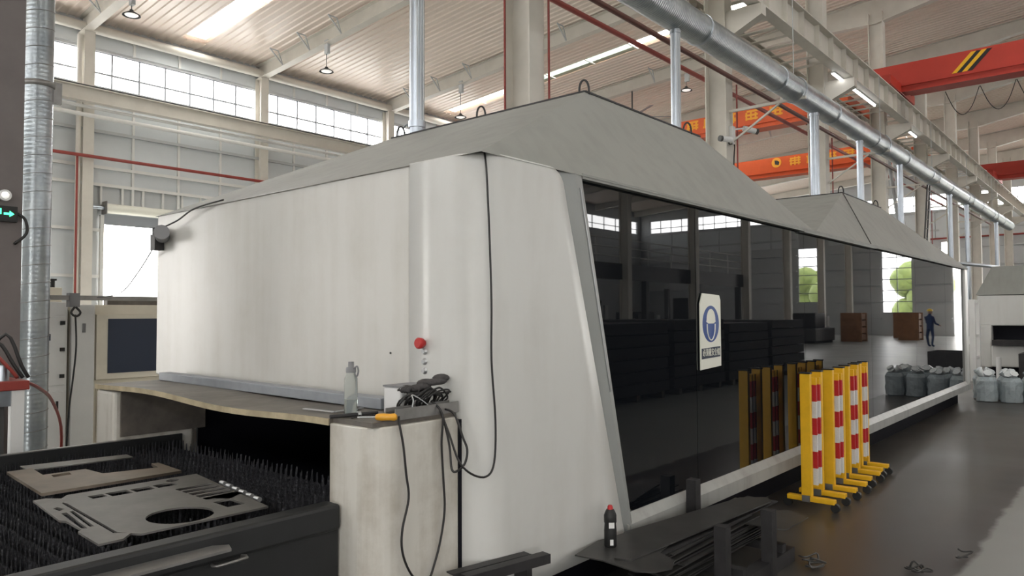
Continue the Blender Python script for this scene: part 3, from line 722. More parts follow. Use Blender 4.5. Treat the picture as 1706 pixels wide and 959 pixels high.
# safety sign on the glass
sg = empty('safety_sign', (5.0,YG-.012,1.47), 'white safety sign with blue helmet pictogram stuck on the dark glass', 'sign')
def flat(poly, d0, d1): return MB().prism(poly, lambda p,t:(p[0],t,p[1]), d0, d1)
obj('board', flat([(-.165,-.27),(.165,-.255),(.165,.23),(.145,.265),(-.125,.275),(-.165,.2)], -.004, .004), M['signwhite'], sg)
el = [(.0+.132*math.cos(2*PI*k/40), .055+.132*math.sin(2*PI*k/40)) for k in range(40)]
obj('disc', flat(el,-.0055,-.004), M['blue'], sg)
hel = [(-.075,.07)]+[(.07*math.cos(PI-PI*k/14),.085+.078*math.sin(PI-PI*k/14)) for k in range(15)]+[(.075,.07),(.04,.058),(-.04,.058)]
obj('pictogram', flat(hel,-.007,-.0055), M['signwhite'], sg)
face = [(-.065,.055),(-.06,.0),(-.035,-.045),(.0,-.062),(.035,-.045),(.06,.0),(.065,.055)]
obj('pictogram', MB().tube([(p[0],-.0062,p[1]) for p in face],.005,n=6,sub=3), M['signwhite'], sg)
obj('caption_bar', flat([(-.150,-.195),(.150,-.185),(.150,-.110),(-.150,-.120)],-.0055,-.004), M['navy'], sg)
def text_mesh(s, size, ext=.0008):
    c = bpy.data.curves.new('caption','FONT'); c.body = s; c.size = size; c.align_x = 'CENTER'; c.align_y = 'CENTER'; c.extrude = ext; c.resolution_u = 2
    o = bpy.data.objects.new('caption', c); COL.objects.link(o)
    me = bpy.data.meshes.new_from_object(o.evaluated_get(bpy.context.evaluated_depsgraph_get())); bpy.data.objects.remove(o); return me
bpy.context.view_layer.update()
to = obj('caption', text_mesh('必须戴安全帽', .056), M['signwhite'], sg, loc=(0,-.007,-.153)); to.rotation_euler = (PI/2,0,0); to.scale = (.82,1.05,1)

# ------------------------------------------------------------------ shuttle table with cut sheets
st = empty('shuttle_table', (0.5,3.95,0), 'dark shuttle table with spiky burnt slats in front of the loading opening', 'table')
TX, TY = .5, 3.95
def so(name, mb, m, parent=None, **kw):
    if isinstance(mb, MB): mb.v = [(v[0]-TX, v[1]-TY, v[2]) for v in mb.v]
    return obj(name, mb, M[m], parent or st, **kw)
so('side_rail', B(-1.3,2.45,5.16,5.20,.60,.775), 'tabledark'); so('rail_strip', B(-1.3,2.1,5.155,5.19,.775,.781), 'steel')
so('side_rail', B(-1.3,1.99,2.70,2.80,.66,.775), 'tabledark', bevel=.015); so('skirt_panel', B(-1.3,1.99,2.72,2.76,.08,.66), 'tabledark')
so('end_rail', B(-1.34,-1.28,2.72,5.19,.55,.775), 'darksteel'); so('bed_floor', B(-1.3,6.4,2.82,5.16,.45,.47), 'black')
for x in (-1.2,.4,1.85):
    for y in (2.85,5.05): so('leg', B(x-.05,x+.05,y-.05,y+.05,0,.46), 'darksteel')
def slat_mesh(seed):
    m = MB(); n = 46; y0 = -1.10; L = 2.28; rnd = random.Random(seed); vs = []; p = L/n
    for k in range(n):
        y = y0+k*p; h = .07+rnd.uniform(-.022,.0)
        for dy, z in ((0,0),(.30*p,.004),(.42*p,h),(.60*p,h-.004),(.74*p,.006)):
            vs += [(0,y+dy,-.14),(rnd.uniform(-.004,.004) if z > .01 else 0,y+dy,z-.012)]
    q = len(vs)//2; fs = [(2*k,2*k+2,2*k+3,2*k+1) for k in range(q-1)]
    return m.add(vs, fs).mesh('slat')
sms = [slat_mesh(k) for k in range(4)]
rnd = random.Random(5)
for k in range(46):
    o = obj('slat', sms[k%4], M['burnt'], st, loc=(-1.2+k*.079-TX, rnd.uniform(-.02,.02), .709+rnd.uniform(-.004,.003)))
    o.rotation_euler = (0,rnd.uniform(-.07,.07),rnd.uniform(-.008,.008))
def plate(name, outline, holes, th, m, z, label, cat, rx=0, ry=0, group=None):
    c = bpy.data.curves.new(name,'CURVE'); c.dimensions = '2D'; c.fill_mode = 'BOTH'; c.extrude = th/2
    for poly in [outline]+holes:
        s = c.splines.new('POLY'); s.points.add(len(poly)-1); s.use_cyclic_u = True
        for p, q in zip(s.points, poly): p.co = (q[0],q[1],0,1)
    o = bpy.data.objects.new(name, c); COL.objects.link(o)
    me = bpy.data.meshes.new_from_object(o.evaluated_get(bpy.context.evaluated_depsgraph_get())); bpy.data.objects.remove(o)
    cx = sum(p[0] for p in outline)/len(outline); cy = sum(p[1] for p in outline)/len(outline)
    for v in me.vertices: v.co.x -= cx; v.co.y -= cy
    o = obj(name, me, M[m], loc=(cx,cy,z), label=label, cat=cat, group=group); o.rotation_euler = (rx,ry,0); return o
R4 = lambda a,b,c,d: [(a,c),(b,c),(b,d),(a,d)]
circ = [(1.437+.128*math.cos(2*PI*k/36), 3.035+.135*math.sin(2*PI*k/36)) for k in range(36)]
holes2 = [circ, R4(1.31,1.372,3.605,3.672), R4(1.385,1.477,3.585,3.672), R4(1.49,1.576,3.585,3.66), R4(1.594,1.685,3.59,3.66), R4(1.625,1.705,3.0,3.13)]
holes2 += [R4(1.63,1.80,3.19+.066*k,3.235+.066*k) for k in range(5)] + [[(1.71+.03*math.cos(2*PI*k/14),3.70+.03*math.sin(2*PI*k/14)) for k in range(14)]]
plate('cut_sheet', [(1.205,3.60),(1.19,3.68),(1.26,3.775),(1.86,3.757),(1.745,2.88),(1.22,2.89),(1.17,2.98)], holes2, .008, 'plate', .778, 'grey cut steel sheet with a large round hole on the slats', 'sheet')
plate('cut_sheet', [(1.125,3.777),(1.175,3.777),(1.235,3.70),(1.19,3.62),(1.155,2.98),(1.20,2.93),(1.15,2.875),(1.065,2.875),(1.075,3.10),(1.095,3.12),(1.10,3.30),(1.085,3.33)],
      [[(1.128,3.44),(1.10,3.14),(1.116,3.12),(1.148,3.44)],[(1.162,3.45),(1.130,3.14),(1.144,3.13),(1.176,3.45)],[(1.132,3.55),(1.138,3.49),(1.165,3.51),(1.153,3.565)]], .008, 'plate', .7785, 'narrow slotted steel offcut beside the holed grey sheet', 'sheet')
plate('cut_sheet', [(1.215,4.49),(1.172,3.82),(1.46,3.815),(1.81,3.815),(1.825,4.12),(1.79,4.125),(1.77,3.99),(1.52,4.06),(1.505,4.25),(1.31,4.26),(1.33,4.49)], [[(1.335,4.22),(1.326,4.155),(1.409,4.16),(1.418,4.22)]], .014, 'platebrown', .792, 'brown rusty cut sheet lying at the far side of the slats', 'sheet')
plate('cut_sheet', [(1.33,4.56),(1.85,4.50),(1.86,4.62),(1.34,4.72)], [], .006, 'plate', .776, 'dark narrow strip of sheet beyond the rusty sheet', 'sheet')
for k in range(6): so('roller', MB().cyl((1.885-.012*k,3.55-.085*k,.762),(1.885-.012*k,3.51-.085*k,.762),.012,n=8), 'steellight')
lg = MB().prism([(.55,2.60),(.55,2.70),(1.40,2.70),(1.45,2.665),(1.43,2.61)], lambda p,z:(p[0],p[1],z), .722,.732)
so('ledge_plate', lg, 'steel')
hd = MB().tube([(1.40,2.70,.66),(1.40,2.655,.665),(1.52,2.655,.668),(1.52,2.70,.665)],.006,n=8,sub=2); so('pull_handle', hd, 'steel')

# ------------------------------------------------------------------ scrap rack, steel strips, flask
rk = empty('scrap_rack', (4.0,2.02,0), 'low dark steel rack with upright posts full of scrap strips', 'rack')
for x, y, h in ((-.02,-.17,.40),(.48,-.24,.40),(.54,.29,.50),(-.75,-.2,.25)):
    obj('post', B(x-.035,x+.035,y-.035,y+.035,0,h), M['darksteel'], rk)
for y in (-.22,.22): obj('base_beam', B(-.85,.85,y-.04,y+.04,.0,.09), M['darksteel'], rk)
for x in (-.6,.1,.7): obj('cross_beam', B(x-.03,x+.03,-.25,.25,.09,.14), M['darksteel'], rk)
rnd = random.Random(21); z = .143; k = 0
desc = ['bottom','second lowest','third lowest','fourth lowest','fifth lowest','sixth lowest','seventh lowest','eighth lowest','ninth lowest','tenth lowest','eleventh lowest','twelfth lowest','thirteenth lowest','fourteenth lowest','fifteenth lowest','topmost']
for k in range(16):
    L = rnd.uniform(1.1,1.5); w = rnd.uniform(.18,.24); x = 4.15+rnd.uniform(-.12,.15); y = 2.055+rnd.uniform(-.02,.02); th = rnd.uniform(.006,.011)
    obj('steel_strip', MB().obox((0,0,0),L,w,th,rz=rnd.uniform(-.05,.03)), M['scrap'] if k%3 else M['darksteel'], loc=(x,y,z+th/2), label='%s dark steel strip in the scrap rack pile' % desc[k], cat='steel strip', group='strips in the scrap rack')
    z += th+.0035
plate('scrap_plate', [(3.18,2.30),(3.20,2.14),(3.17,1.93),(3.22,1.85),(3.32,1.81),(3.44,1.86),(3.50,1.98),(3.72,2.02),(3.75,2.30),(3.45,2.345)], [], .006, 'scrap', z+.006, 'curved dark steel plate under the black flask', 'plate')
plate('scrap_plate', [(3.25,2.10),(3.275,2.02),(4.83,1.90),(4.92,1.96),(4.80,2.10),(3.66,2.30)], [], .008, 'scrap', z+.022, 'long dark steel plate lying on top of the scrap rack', 'plate', ry=-.01)
plate('scrap_plate', [(4.55,1.70),(5.0,1.72),(5.12,1.9),(4.9,2.05),(4.5,2.0)], [], .006, 'scrap', z-.07, 'dark steel plate sticking out at the far end of the scrap rack', 'plate', ry=.05)
fl = empty('drink_flask', (3.42,2.235,z+.009), 'black sports flask with red cap standing on the steel plate', 'flask')
obj('body', MB().lathe((0,0,0),(0,0,.20),[(0,.030),(.03,.034),(.45,.034),(.62,.031),(.66,.034),(.85,.034),(.95,.026),(1,.02)],20), M['rubber'], fl)
obj('cap', MB().lathe((0,0,.198),(0,0,.222),[(0,.015),(.6,.015),(1,.010)],14), M['redband'], fl)
obj('logo', MB().obox((-.024,-.024,.12),.03,.002,.03,rz=-PI/4), M['cabinet'], fl); obj('logo', MB().obox((-.0245,-.0245,.03),.018,.002,.03,rz=-PI/4), M['plastic'], fl)
for k, (p0, p1) in enumerate((((2.36,2.40,.44),(2.80,2.31,.44)),((2.38,2.33,.44),(2.86,2.24,.44)))):
    obj('angle_iron', MB().bar(p0,p1,.05,.006).bar((p0[0],p0[1]-.025,p0[2]-.02),(p1[0],p1[1]-.025,p1[2]-.02),.006,.045), M['darksteel'], label=('inner','outer')[k]+' dark angle iron below the rounded white corner', cat='angle iron', group='angle irons')
for x in (2.42,2.76):
    pass
ra = empty('trestle', (2.6,2.31,0), 'low dark steel trestle holding the angle irons', 'trestle')
for x in (-.18,.18): obj('leg', B(x-.02,x+.02,-.03,.06,0,.39), M['darksteel'], ra)
obj('top_bar', B(-.2,.2,-.03,.06,.39,.3972), M['darksteel'], ra)
rnd = random.Random(8)
for k in range(6):
    x, y = 5.25+rnd.uniform(-.25,.3), 1.02+rnd.uniform(-.12,.1)
    if k >= 3: x, y = 4.85+rnd.uniform(-.15,.15), 1.62+rnd.uniform(-.1,.1)
    pts = [(x+.05*math.cos(a*1.7)*rnd.uniform(.5,1.3), y+.05*math.sin(a*1.3)*rnd.uniform(.5,1.3), .015+.012*a*rnd.random()) for a in range(7)]
    obj('metal_shaving', MB().tube(pts,.006,n=6,sub=4), M['scrap'], label='%s curl of metal shavings on the floor %s' % (('first','second','third')[k%3], 'at the pale lane edge' if k < 3 else 'by the scrap rack'), cat='shaving', group='metal shavings')

# ------------------------------------------------------------------ folding barriers
def barrier(x, y, gap, label):
    b = empty('folding_barrier', (x,y,0), label, 'barrier', 'folded barriers')
    for k, px in enumerate((0,gap)):
        yy = 0
        p = obj('post', B(px-.022,px+.022,yy-.042,yy+.042,.10,1.10), M['yellow'], b, bevel=.004)
        obj('post_cap', B(px-.026,px+.026,yy-.046,yy+.046,1.10,1.112), M['rubber'], p)
        f = obj('foot', B(px-.03,px+.03,-.22,.16,.06,.10), M['yellow'], b, bevel=.006)
        obj('foot_bracket', B(px-.045,px-.03,yy-.03,yy+.03,.06,.11), M['steel'], f)
        for wy in (-.22,.16): obj('wheel', MB().cyl((px-.018,wy,.035),(px+.018,wy,.035),.035,n=16), M['rubber'], f)
    for q in range(2):
        sx = gap*(.42+.28*q); sy = -.012-.004*q
        s = obj('slat', B(sx-.012,sx+.012,sy-.036,sy+.036,.16,1.06), M['yellow'], b)
        for j in range(6):
            z1 = 1.0-j*.138; obj('band', B(sx-.0135,sx+.0135,sy-.0375,sy+.0375,z1-.137,z1), M['redband' if j%2==0 else 'whiteband'], s)
barrier(6.22,2.142,.28,'nearest folded yellow barrier with red and white slats beside the dark glass')
barrier(6.76,2.13,.30,'second folded yellow barrier from the camera with red and white slats')
barrier(7.33,2.16,.28,'third folded yellow barrier from the camera with red and white slats')
barrier(7.80,2.185,.22,'farthest folded yellow barrier with red and white slats')

# ------------------------------------------------------------------ wrapped jugs on the floor
rnd = random.Random(3)
jl = ['nearest the machine sill','behind the first one','at the front middle','behind the middle ones','at the front beside the right end','at the back right','at the right end','at the far right back']
for k in range(8):
    x = 15.72+.38*(k%2)+rnd.uniform(-.01,.01)+.04*(k//2); y = 2.20-.375*(k//2)+.10*(k%2)+rnd.uniform(-.005,.005)
    w = empty('wrapped_jug', (x,y,0), 'film-wrapped bluish plastic jug, %s' % jl[k], 'jug', 'film-wrapped jugs')
    obj('jug', MB().lathe((0,0,0),(0,0,.42),[(0,.13),(.04,.15),(.3,.15),(.34,.14),(.38,.15),(.8,.15),(.95,.07),(1,.05)],16), M['jug'], w)
    m = MB(); n = 14
    rows = []
    for i in range(7):
        z = .01+.43*i/6; rows.append([((.17+rnd.uniform(-.012,.012)-(.04 if i==6 else 0))*math.cos(2*PI*q/n),(.17+rnd.uniform(-.012,.012)-(.04 if i==6 else 0))*math.sin(2*PI*q/n),z) for q in range(n)])
    vs = [v for r in rows for v in r]; m.add(vs,[(i*n+q,i*n+(q+1)%n,(i+1)*n+(q+1)%n,(i+1)*n+q) for i in range(6) for q in range(n)])
    obj('film', m, M['film'], w)
    tf = MB()
    for q in range(5):
        a = rnd.uniform(0,6); tf.cyl((0,0,.41),(.1*math.cos(a),.1*math.sin(a),.50+rnd.uniform(0,.06)),.03,.07,7)
    obj('film_knot', tf, M['knot'], w)

# ------------------------------------------------------------------ second machine at the end of the aisle
m2 = empty('laser_cutting_machine', (21.5,1.2,0), 'second white laser machine beyond the jugs with grey hood and dark slot', 'machine')
def m2o(n, x0,x1,y0,y1,z0,z1, m, bev=0): return obj(n, B(x0-21.5,x1-21.5,y0-1.2,y1-1.2,z0,z1), M[m], m2, bevel=bev)
m2o('upper_panel',21.5,21.6,1.46,3.16,1.27,2.02,'whiteclean',.03); m2o('side_panel',21.6,32,3.08,3.16,.3,2.02,'whiteclean'); m2o('side_panel',21.6,32,1.46,1.54,.3,2.02,'whiteclean')
m2o('slot_interior',21.75,24,1.56,2.9,.85,1.3,'black'); m2o('bed',21.0,23.9,1.6,2.8,.80,.93,'darksteel'); m2o('roof',21.6,32,1.54,3.08,1.98,2.02,'whiteclean')
m2o('corner_post',21.4,21.7,2.86,3.12,.25,1.28,'whiteclean',.03); m2o('front_panel',21.2,21.4,1.5,2.85,.28,.80,'whiteclean',.03)
m2o('base',21.5,31.8,1.6,3.0,0,.28,'black')
obj('hood', MB().add([(-.02,.24,2.03),(-.02,1.98,2.03),(-.02+10.4,1.98,2.03),(10.4,.24,2.03),(.25,.5,2.74),(.25,1.66,2.74),(10.1,1.66,2.74),(10.1,.5,2.74)],[(0,4,5,1),(1,5,6,2),(2,6,7,3),(3,7,4,0),(4,7,6,5)]), M['hood'], m2)
obj('exhaust_pipe', MB().tube([(6,1.9,2.7),(6,1.9,2.84),(3,1.9,2.86),(-.3,2.6,2.86),(-.4,3.2,2.86)],.05,n=10,sub=3), M['galv'], m2)
fr = empty('equipment_stand', (20.3,3.05,0), 'grey steel stand with two posts beside the second machine', 'stand')
for x in (-.25,.35): obj('post', B(x-.06,x+.06,-.06,.06,0,1.9), M['cabinet'], fr)
for z in (.55,1.05,1.85): obj('rail', B(-.25,.35,-.04,.04,z-.03,z+.03), M['cabinet'], fr)
sb = empty('safety_post', (19.2,2.45,0), 'bright white bollard standing behind the wrapped jugs', 'bollard')
obj('post', MB().cyl((0,0,.02),(0,0,.62),.05,n=14), M['plastic'], sb); obj('base', MB().cyl((0,0,0),(0,0,.02),.12,n=16), M['rubber'], sb)
db = empty('scrap_bin', (19.3,1.55,0), 'dark open scrap bin in front of the second machine', 'bin')
obj('wall', B(-.45,.45,-.5,-.46,0,.72), M['darksteel'], db); obj('wall', B(-.45,.45,.46,.5,0,.72), M['darksteel'], db); obj('wall', B(-.45,-.41,-.46,.46,0,.72), M['darksteel'], db); obj('wall', B(.41,.45,-.46,.46,0,.72), M['darksteel'], db); obj('bottom', B(-.41,.41,-.46,.46,0,.04), M['darksteel'], db)

# ------------------------------------------------------------------ ducts and pipes
du = empty('exhaust_duct', (-2,4.9,5.80), 'large galvanised spiral duct running overhead with drop pipes', 'duct')
R = .225
for k in range(15):
    a = k*3.0; obj('duct_section', MB().cyl((a,0,0),(a+3.0,0,0),R,n=28,caps=False), M['spx'], du)
    obj('collar', MB().lathe((a-.02,0,0),(a+.02,0,0),[(0,R),(.2,R+.014),(.8,R+.014),(1,R)],28,False), M['galv'], du)
obj('end_cap', MB().cyl((45,0,0),(45.02,0,0),R,n=28), M['galv'], du)
for px, r, zb in ((4.42,.068,3.206),(9.26,.068,2.93),(15.0,.085,3.25),(18.1,.07,2.0),(21.8,.07,2.0),(28.5,.07,2.0),(31.6,.07,2.0),(38.8,.075,2.0)):
    p = obj('drop_pipe', MB().cyl((px+2,0,zb-5.8),(px+2,0,-R+.03),r,n=18), M['galv'], du)
    obj('pipe_collar', MB().cyl((px+2,0,-R-.05),(px+2,0,-R-.01),r+.012,n=18), M['galv'], p)
    for kk in range(3): obj('pipe_seam', MB().cyl((px+2+r*math.cos(4.0+kk*.5),r*math.sin(4.0+kk*.5),zb-5.8+.1),(px+2+r*math.cos(4.0+kk*.5),r*math.sin(4.0+kk*.5),-R-.06),.004,n=5), M['steellight'], p)
obj('elbow', MB().tube([(17.0,0,-2.5),(17.0,.0,-2.62),(16.85,.05,-2.70),(16.5,.15,-2.72),(14.8,.3,-2.72)],.11,n=16,sub=4), M['galv'], du)
dp = empty('damper_handle', (4.42,4.9,3.30), 'small damper collar with lever on the near drop pipe', 'damper')
obj('collar', MB().cyl((0,0,-.03),(0,0,.03),.078,n=18), M['galv'], dp); obj('lever', MB().tube([(0,.075,.0),(-.02,.12,.015),(-.03,.16,-.02)],.008,n=6), M['galv'], dp)
for i, x in enumerate((13.9,19.9,25.8,31.8,37.8)):
    b = empty('duct_bracket', (x,6.18,5.72), '%s cream arm holding the duct off its column, counted from the camera' % ORD[i], 'bracket', 'duct brackets')
    obj('arm', MB().bar((0,0,-.1),(0,-1.5,-.1),.05,.05), M['cream'], b); obj('strut', MB().bar((0,0,-.75),(0,-1.0,-.13),.035,.035), M['cream'], b)
    obj('strap', MB().tube([(0,-1.28+.245*math.cos(a),.08+.245*math.sin(a)) for a in [PI*k/10-PI*.0 for k in range(21)]],.012,n=6,sub=1), M['galv'], b)
    obj('hanger_rod', MB().cyl((0,-1.28,.32),(0,-1.28,1.85),.008,n=6), M['girt'], b)
lp = [( -6,6.72,6.39),(46,6.72,6.39)]
obj('fire_pipe', MB().cyl((-6,6.72,6.39),(46,6.72,6.39),.045,n=12), M['red'], label='red fire main running behind the inner columns', cat='pipe')
obj('fire_pipe', MB().cyl((-6,6.06,6.245),(46,6.06,6.245),.045,n=12), M['darkred'], label='dark red fire main running in front of the inner columns', cat='pipe')
for i, (x, y, lab) in enumerate(((7.57,6.60,'thin red riser on the far side of the first hooded column'),(7.94,6.12,'thin red riser on the near side of the first hooded column'),(14.12,6.12,'thin red riser on the column with the security cameras'),(20.1,6.12,'thin red riser on the third column behind the machine'),(32.0,6.12,'thin red riser on a distant column behind the ladder'))):
    obj('riser_pipe', MB().cyl((x,y,0),(x,y,6.2 if i > 1 else 10.5),.016,n=10), M['red'], label=lab, cat='pipe', group='red risers')
obj('wall_fire_pipe', MB().cyl((-6,23.4,6.30),(56,23.4,6.30),.05,n=10), M['red'], label='red fire pipe running along the left window wall', cat='pipe')
obj('wall_fire_riser', MB().cyl((7.95,23.45,0),(7.95,23.45,6.3),.03,n=10), M['red'], label='thin red riser beside the wall post left of the shutter', cat='pipe')
obj('end_fire_pipe', MB().cyl((56.7,-5,6.6),(56.7,23.5,6.6),.06,n=10), M['red'], label='red fire pipe across the far end wall', cat='pipe')
obj('wall_conduit', MB().cyl((2.3,23.3,7.72),(50,23.3,7.72),.05,n=10), M['girtlight'], label='upper pale conduit along the left window wall', cat='conduit')
obj('wall_conduit', MB().cyl((2.3,22.9,7.38),(50,22.9,7.38),.06,n=10), M['girtlight'], label='lower pale conduit along the left window wall', cat='conduit')
ld_ = empty('spiral_duct', (2.525,8.54,0), 'upright galvanised spiral duct at the left edge of the picture', 'duct')
obj('pipe', MB().cyl((0,0,.1),(0,0,9.0),.132,n=28), M['spz'], ld_)
for k in range(48):
    z0 = .2+k*.185
    pts = [(.134*math.cos(a),.134*math.sin(a),z0+.10*(a/(2*PI))) for a in [2*PI*j/20 for j in range(21)]]
    if k%1==0: obj('seam_ring', MB().tube(pts,.0035,n=5,sub=1), M['steel'], ld_)
obj('foot_ring', MB().cyl((0,0,0),(0,0,.1),.16,n=24), M['galv'], ld_)
obj('clamp', MB().lathe((0,0,3.94),(0,0,4.0),[(0,.133),(.1,.147),(.9,.147),(1,.133)],24,False).box(.12,.2,-.05,.0,3.80,4.02), M['steel'], ld_)

# column fittings
def cctv(loc, aim, label):
    c = empty('security_camera', loc, label, 'camera', 'column cameras'); a = Vector(aim)
    obj('body', MB().cyl((0,0,0),a*.30,.055,.055,14), M['plastic'], c); obj('lens_hood', MB().cyl(a*.28,a*.34,.058,.058,14), M['shade'], c); obj('arm', MB().bar((0,0,0),-a*.18+Vector((0,.08,-.05)),.03,.03), M['plastic'], c)
cctv((13.62,6.02,4.98),(-.80,.35,.0),'white camera on the left side of the camera column'); cctv((14.15,6.0,5.30),(.75,-.55,-.15),'white camera on the right side of the camera column')
obj('junction_box', B(13.86,14.0,6.10,6.18,5.05,5.32), M['cabinet'], label='small grey junction box between the two column cameras', cat='box', bevel=.006)
obj('camera_wire', MB().tube([(13.62,6.08,4.98),(13.75,6.12,4.93),(13.93,6.1,4.95),(13.95,6.12,4.7),(13.95,6.14,4.2)],.015,n=6), M['cable'], label='black wire sagging between the column cameras', cat='wire')
ex = empty('exit_sign', (1.62,6.13,2.33), 'green lit exit sign with arrow on the dark left column', 'sign')
obj('box', B(-.13,.07,-.02,.02,-.055,.055), M['rubber'], ex)
obj('figure', MB().bar((-.075,-.022,.03),(-.035,-.022,.03),.002,.011).bar((-.075,-.022,.0),(-.035,-.022,.0),.002,.010).bar((-.035,-.022,.035),(-.035,-.022,-.005),.002,.011,(1,0,0)).bar((-.065,-.022,.0),(-.065,-.022,-.03),.002,.011,(1,0,0)), M['screen'], ex)
obj('arrow', MB().prism([(-.015,-.008),(.02,-.008),(.02,-.022),(.05,.0),(.02,.022),(.02,.008),(-.015,.008)], lambda p,t:(p[0],t,p[1]), -.023,-.021), M['screen'], ex)
el_ = empty('emergency_light', (1.61,6.13,2.46), 'round emergency lamp above the green exit sign', 'light')
obj('bezel', MB().cyl((0,0,0),(0,-.03,0),.04,n=18), M['cabinet'], el_); obj('lens', MB().sphere((0,-.03,0),.025,12,8), M['lamp'], el_)
obj('sign_wire', MB().tube([(1.69,6.13,2.34),(1.74,6.12,2.30),(1.75,6.12,2.2),(1.68,6.14,2.12)],.01,n=8), M['cable'], label='black wire loop beside the exit sign', cat='wire')

# pendant lamps
def pendant(x, y, z, top, label):
    p = empty('pendant_lamp', (x,y,z), label, 'lamp', 'pendant lamps')
    obj('shade', MB().lathe((0,0,0),(0,0,.16),[(0,.23),(.15,.22),(.6,.10),(.8,.05),(1,.05)],20,False), M['shade'], p); obj('diffuser', MB().lathe((0,0,-.012),(0,0,.02),[(0,.10),(.5,.15),(1,.17)],20), M['lamp'], p)
    obj('cable', MB().cyl((0,0,.16),(0,0,top-z),.012,n=6), M['shade'], p); obj('bracket', B(-.05,.05,-.12,.05,top-z-.35,top-z+.1), M['girt'], p)
pendant(8.2,20.45,9.66,zc(20.4)-.55,'small pendant lamp at the top left above the windows')
pendant(14.0,19.85,9.45,zc(19.85)-.5,'pendant lamp hanging above the middle window bay')
pendant(19.9,19.6,9.1,zc(19.6)-.5,'pendant lamp hanging in front of the long bright roof light')
pendant(25.8,13.2,10.2,zc(13.2)-.5,'pendant lamp hanging beside the tall drop pipe')
pendant(31.8,10.5,9.6,zc(10.5)-.5,'pendant lamp hanging above the near orange crane')
pendant(37.8,9.0,9.4,zc(9.0)-.5,'pendant lamp hanging beyond the near orange crane')
# roof fan behind the near hood
fn = empty('ceiling_fan', (25.8,15.62,9.60), 'ceiling fan on a long rod behind the near hood', 'fan')
obj('rod', MB().cyl((0,0,0),(0,0,zc(15.62)-.53-9.60),.03,n=8), M['shade'], fn); obj('motor', MB().cyl((0,0,-.12),(0,0,.08),.14,n=16), M['shade'], fn)
for k in range(5):
    a = .35+2*PI*k/5; obj('blade', MB().obox((.95*math.cos(a),.95*math.sin(a),0),1.6,.16,.014,rz=a,rx=.15), M['greyplastic'], fn)
la = empty('ladder', (30.6,6.05,0), 'dark steel ladder leaning on the far columns above the hood', 'ladder')
for d in (-.2,.2): obj('stile', MB().bar((d,.3,0),(d+.35,-.1,7.0),.05,.07), M['shade'], la)
for k in range(20):
    t = (k+.5)/20; obj('rung', MB().cyl((-.2+.35*t,.3-.4*t,7*t),(.2+.35*t,.3-.4*t,7*t),.02,n=6), M['shade'], la)
for k, (a, b) in enumerate((((27.2,6.0,3.0),(26.2,6.3,7.3)),((27.9,6.0,3.0),(26.9,6.3,7.3)))):
    obj('conduit_pipe', MB().cyl(a,b,.06,n=8), M['girt'], label=('left','right')[k]+' slanting grey conduit beside the far ladder', cat='conduit', group='slanting conduits')

# shutter opening on the left wall
sh = empty('roller_shutter', (9.78,23.95,4.66), 'rolled-up white shutter above the bright wall opening', 'shutter')
obj('roll', MB().cyl((-.95,-.22,.2),(1.1,-.22,.2),.15,n=20), M['signwhite'], sh); obj('curtain', B(-.95,1.0,-.06,-.02,-.28,.05), M['frame'], sh)
for x in (-.98,1.0): obj('guide', B(x-.05,x+.05,-.12,0,-4.66,.0), M['girtlight'], sh)
obj('motor', MB().cyl((-1.40,-.22,.2),(-.97,-.22,.2),.05,n=12), M['galv'], sh); obj('end_plate', B(-1.42,-1.39,-.4,0,.02,.42), M['steel'], sh); obj('end_plate', B(-.97,-.95,-.4,0,.02,.4), M['steel'], sh)

# ------------------------------------------------------------------ cabinets on the left
cz = 9.0
cg = empty('control_cabinet', (2.72,9.3,0), 'tall grey control cabinet with small display behind the spiral duct', 'cabinet')
obj('body', B(-.30,.27,-.28,.5,0,1.76), M['cabinet'], cg, bevel=.008)
dr = obj('door', B(-.27,.24,-.30,-.28,.85,1.60), M['cabinet'], cg, bevel=.004); dl = obj('door', B(-.27,.24,-.30,-.28,.05,.78), M['cabinet'], cg, bevel=.004)
dsp = obj('display', B(.02,.12,-.312,-.30,1.31,1.43), M['plastic'], dr); obj('screen', B(.045,.095,-.315,-.312,1.34,1.41), M['navy'], dr)
for z in (1.53,1.24,.95): obj('latch', B(.19,.235,-.318,-.30,z-.02,z+.02), M['rubber'], dr)
obj('latch', B(.16,.18,-.318,-.30,.58,.68), M['rubber'], dl)
tb = empty('transformer', (2.76,9.25,1.76), 'yellow and black transformer standing on the grey cabinet', 'transformer')
obj('core', B(-.16,.2,-.14,.14,0,.16), M['beige'], tb, bevel=.006)
for k in range(4): obj('coil', MB().cyl((-.10+k*.08,0,.16),(-.10+k*.08,0,.24),.03,n=10), M['rubber'], tb)
obj('terminal_bar', B(-.14,.18,-.03,.03,.24,.26), M['rubber'], tb)
cn = empty('beige_enclosure', (3.7,9.3,0), 'beige machine enclosure with large dark blue window panel', 'cabinet')
obj('body', B(-.68,1.0,-.25,.6,0,1.73), M['beige'], cn, bevel=.01)
obj('corner_post', B(-.68,-.44,-.31,-.25,0,1.73), M['cabinet'], cn, bevel=.01)
dd = obj('door', B(-.42,1.0,-.30,-.25,.88,1.62), M['beige'], cn, bevel=.006); obj('window_panel', B(-.30,.95,-.312,-.30,.95,1.57), M['navy'], dd)
d2 = obj('lower_door', B(-.40,1.0,-.29,-.25,.05,.78), M['beige'], cn, bevel=.006); obj('handle', B(-.24,-.19,-.302,-.29,.58,.70), M['rubber'], d2)
obj('handle', B(-.57,-.54,-.32,-.31,1.42,1.52), M['greyplastic'], cn)
obj('timber_bar', B(3.42,4.6,9.08,9.2,1.731,1.79), M['wood'], label='grey timber bar lying on top of the beige enclosure', cat='bar')
ty = empty('cable_tray', (2.9,8.75,1.80), 'dark cable tray crossing behind the spiral duct at head height', 'cable tray')
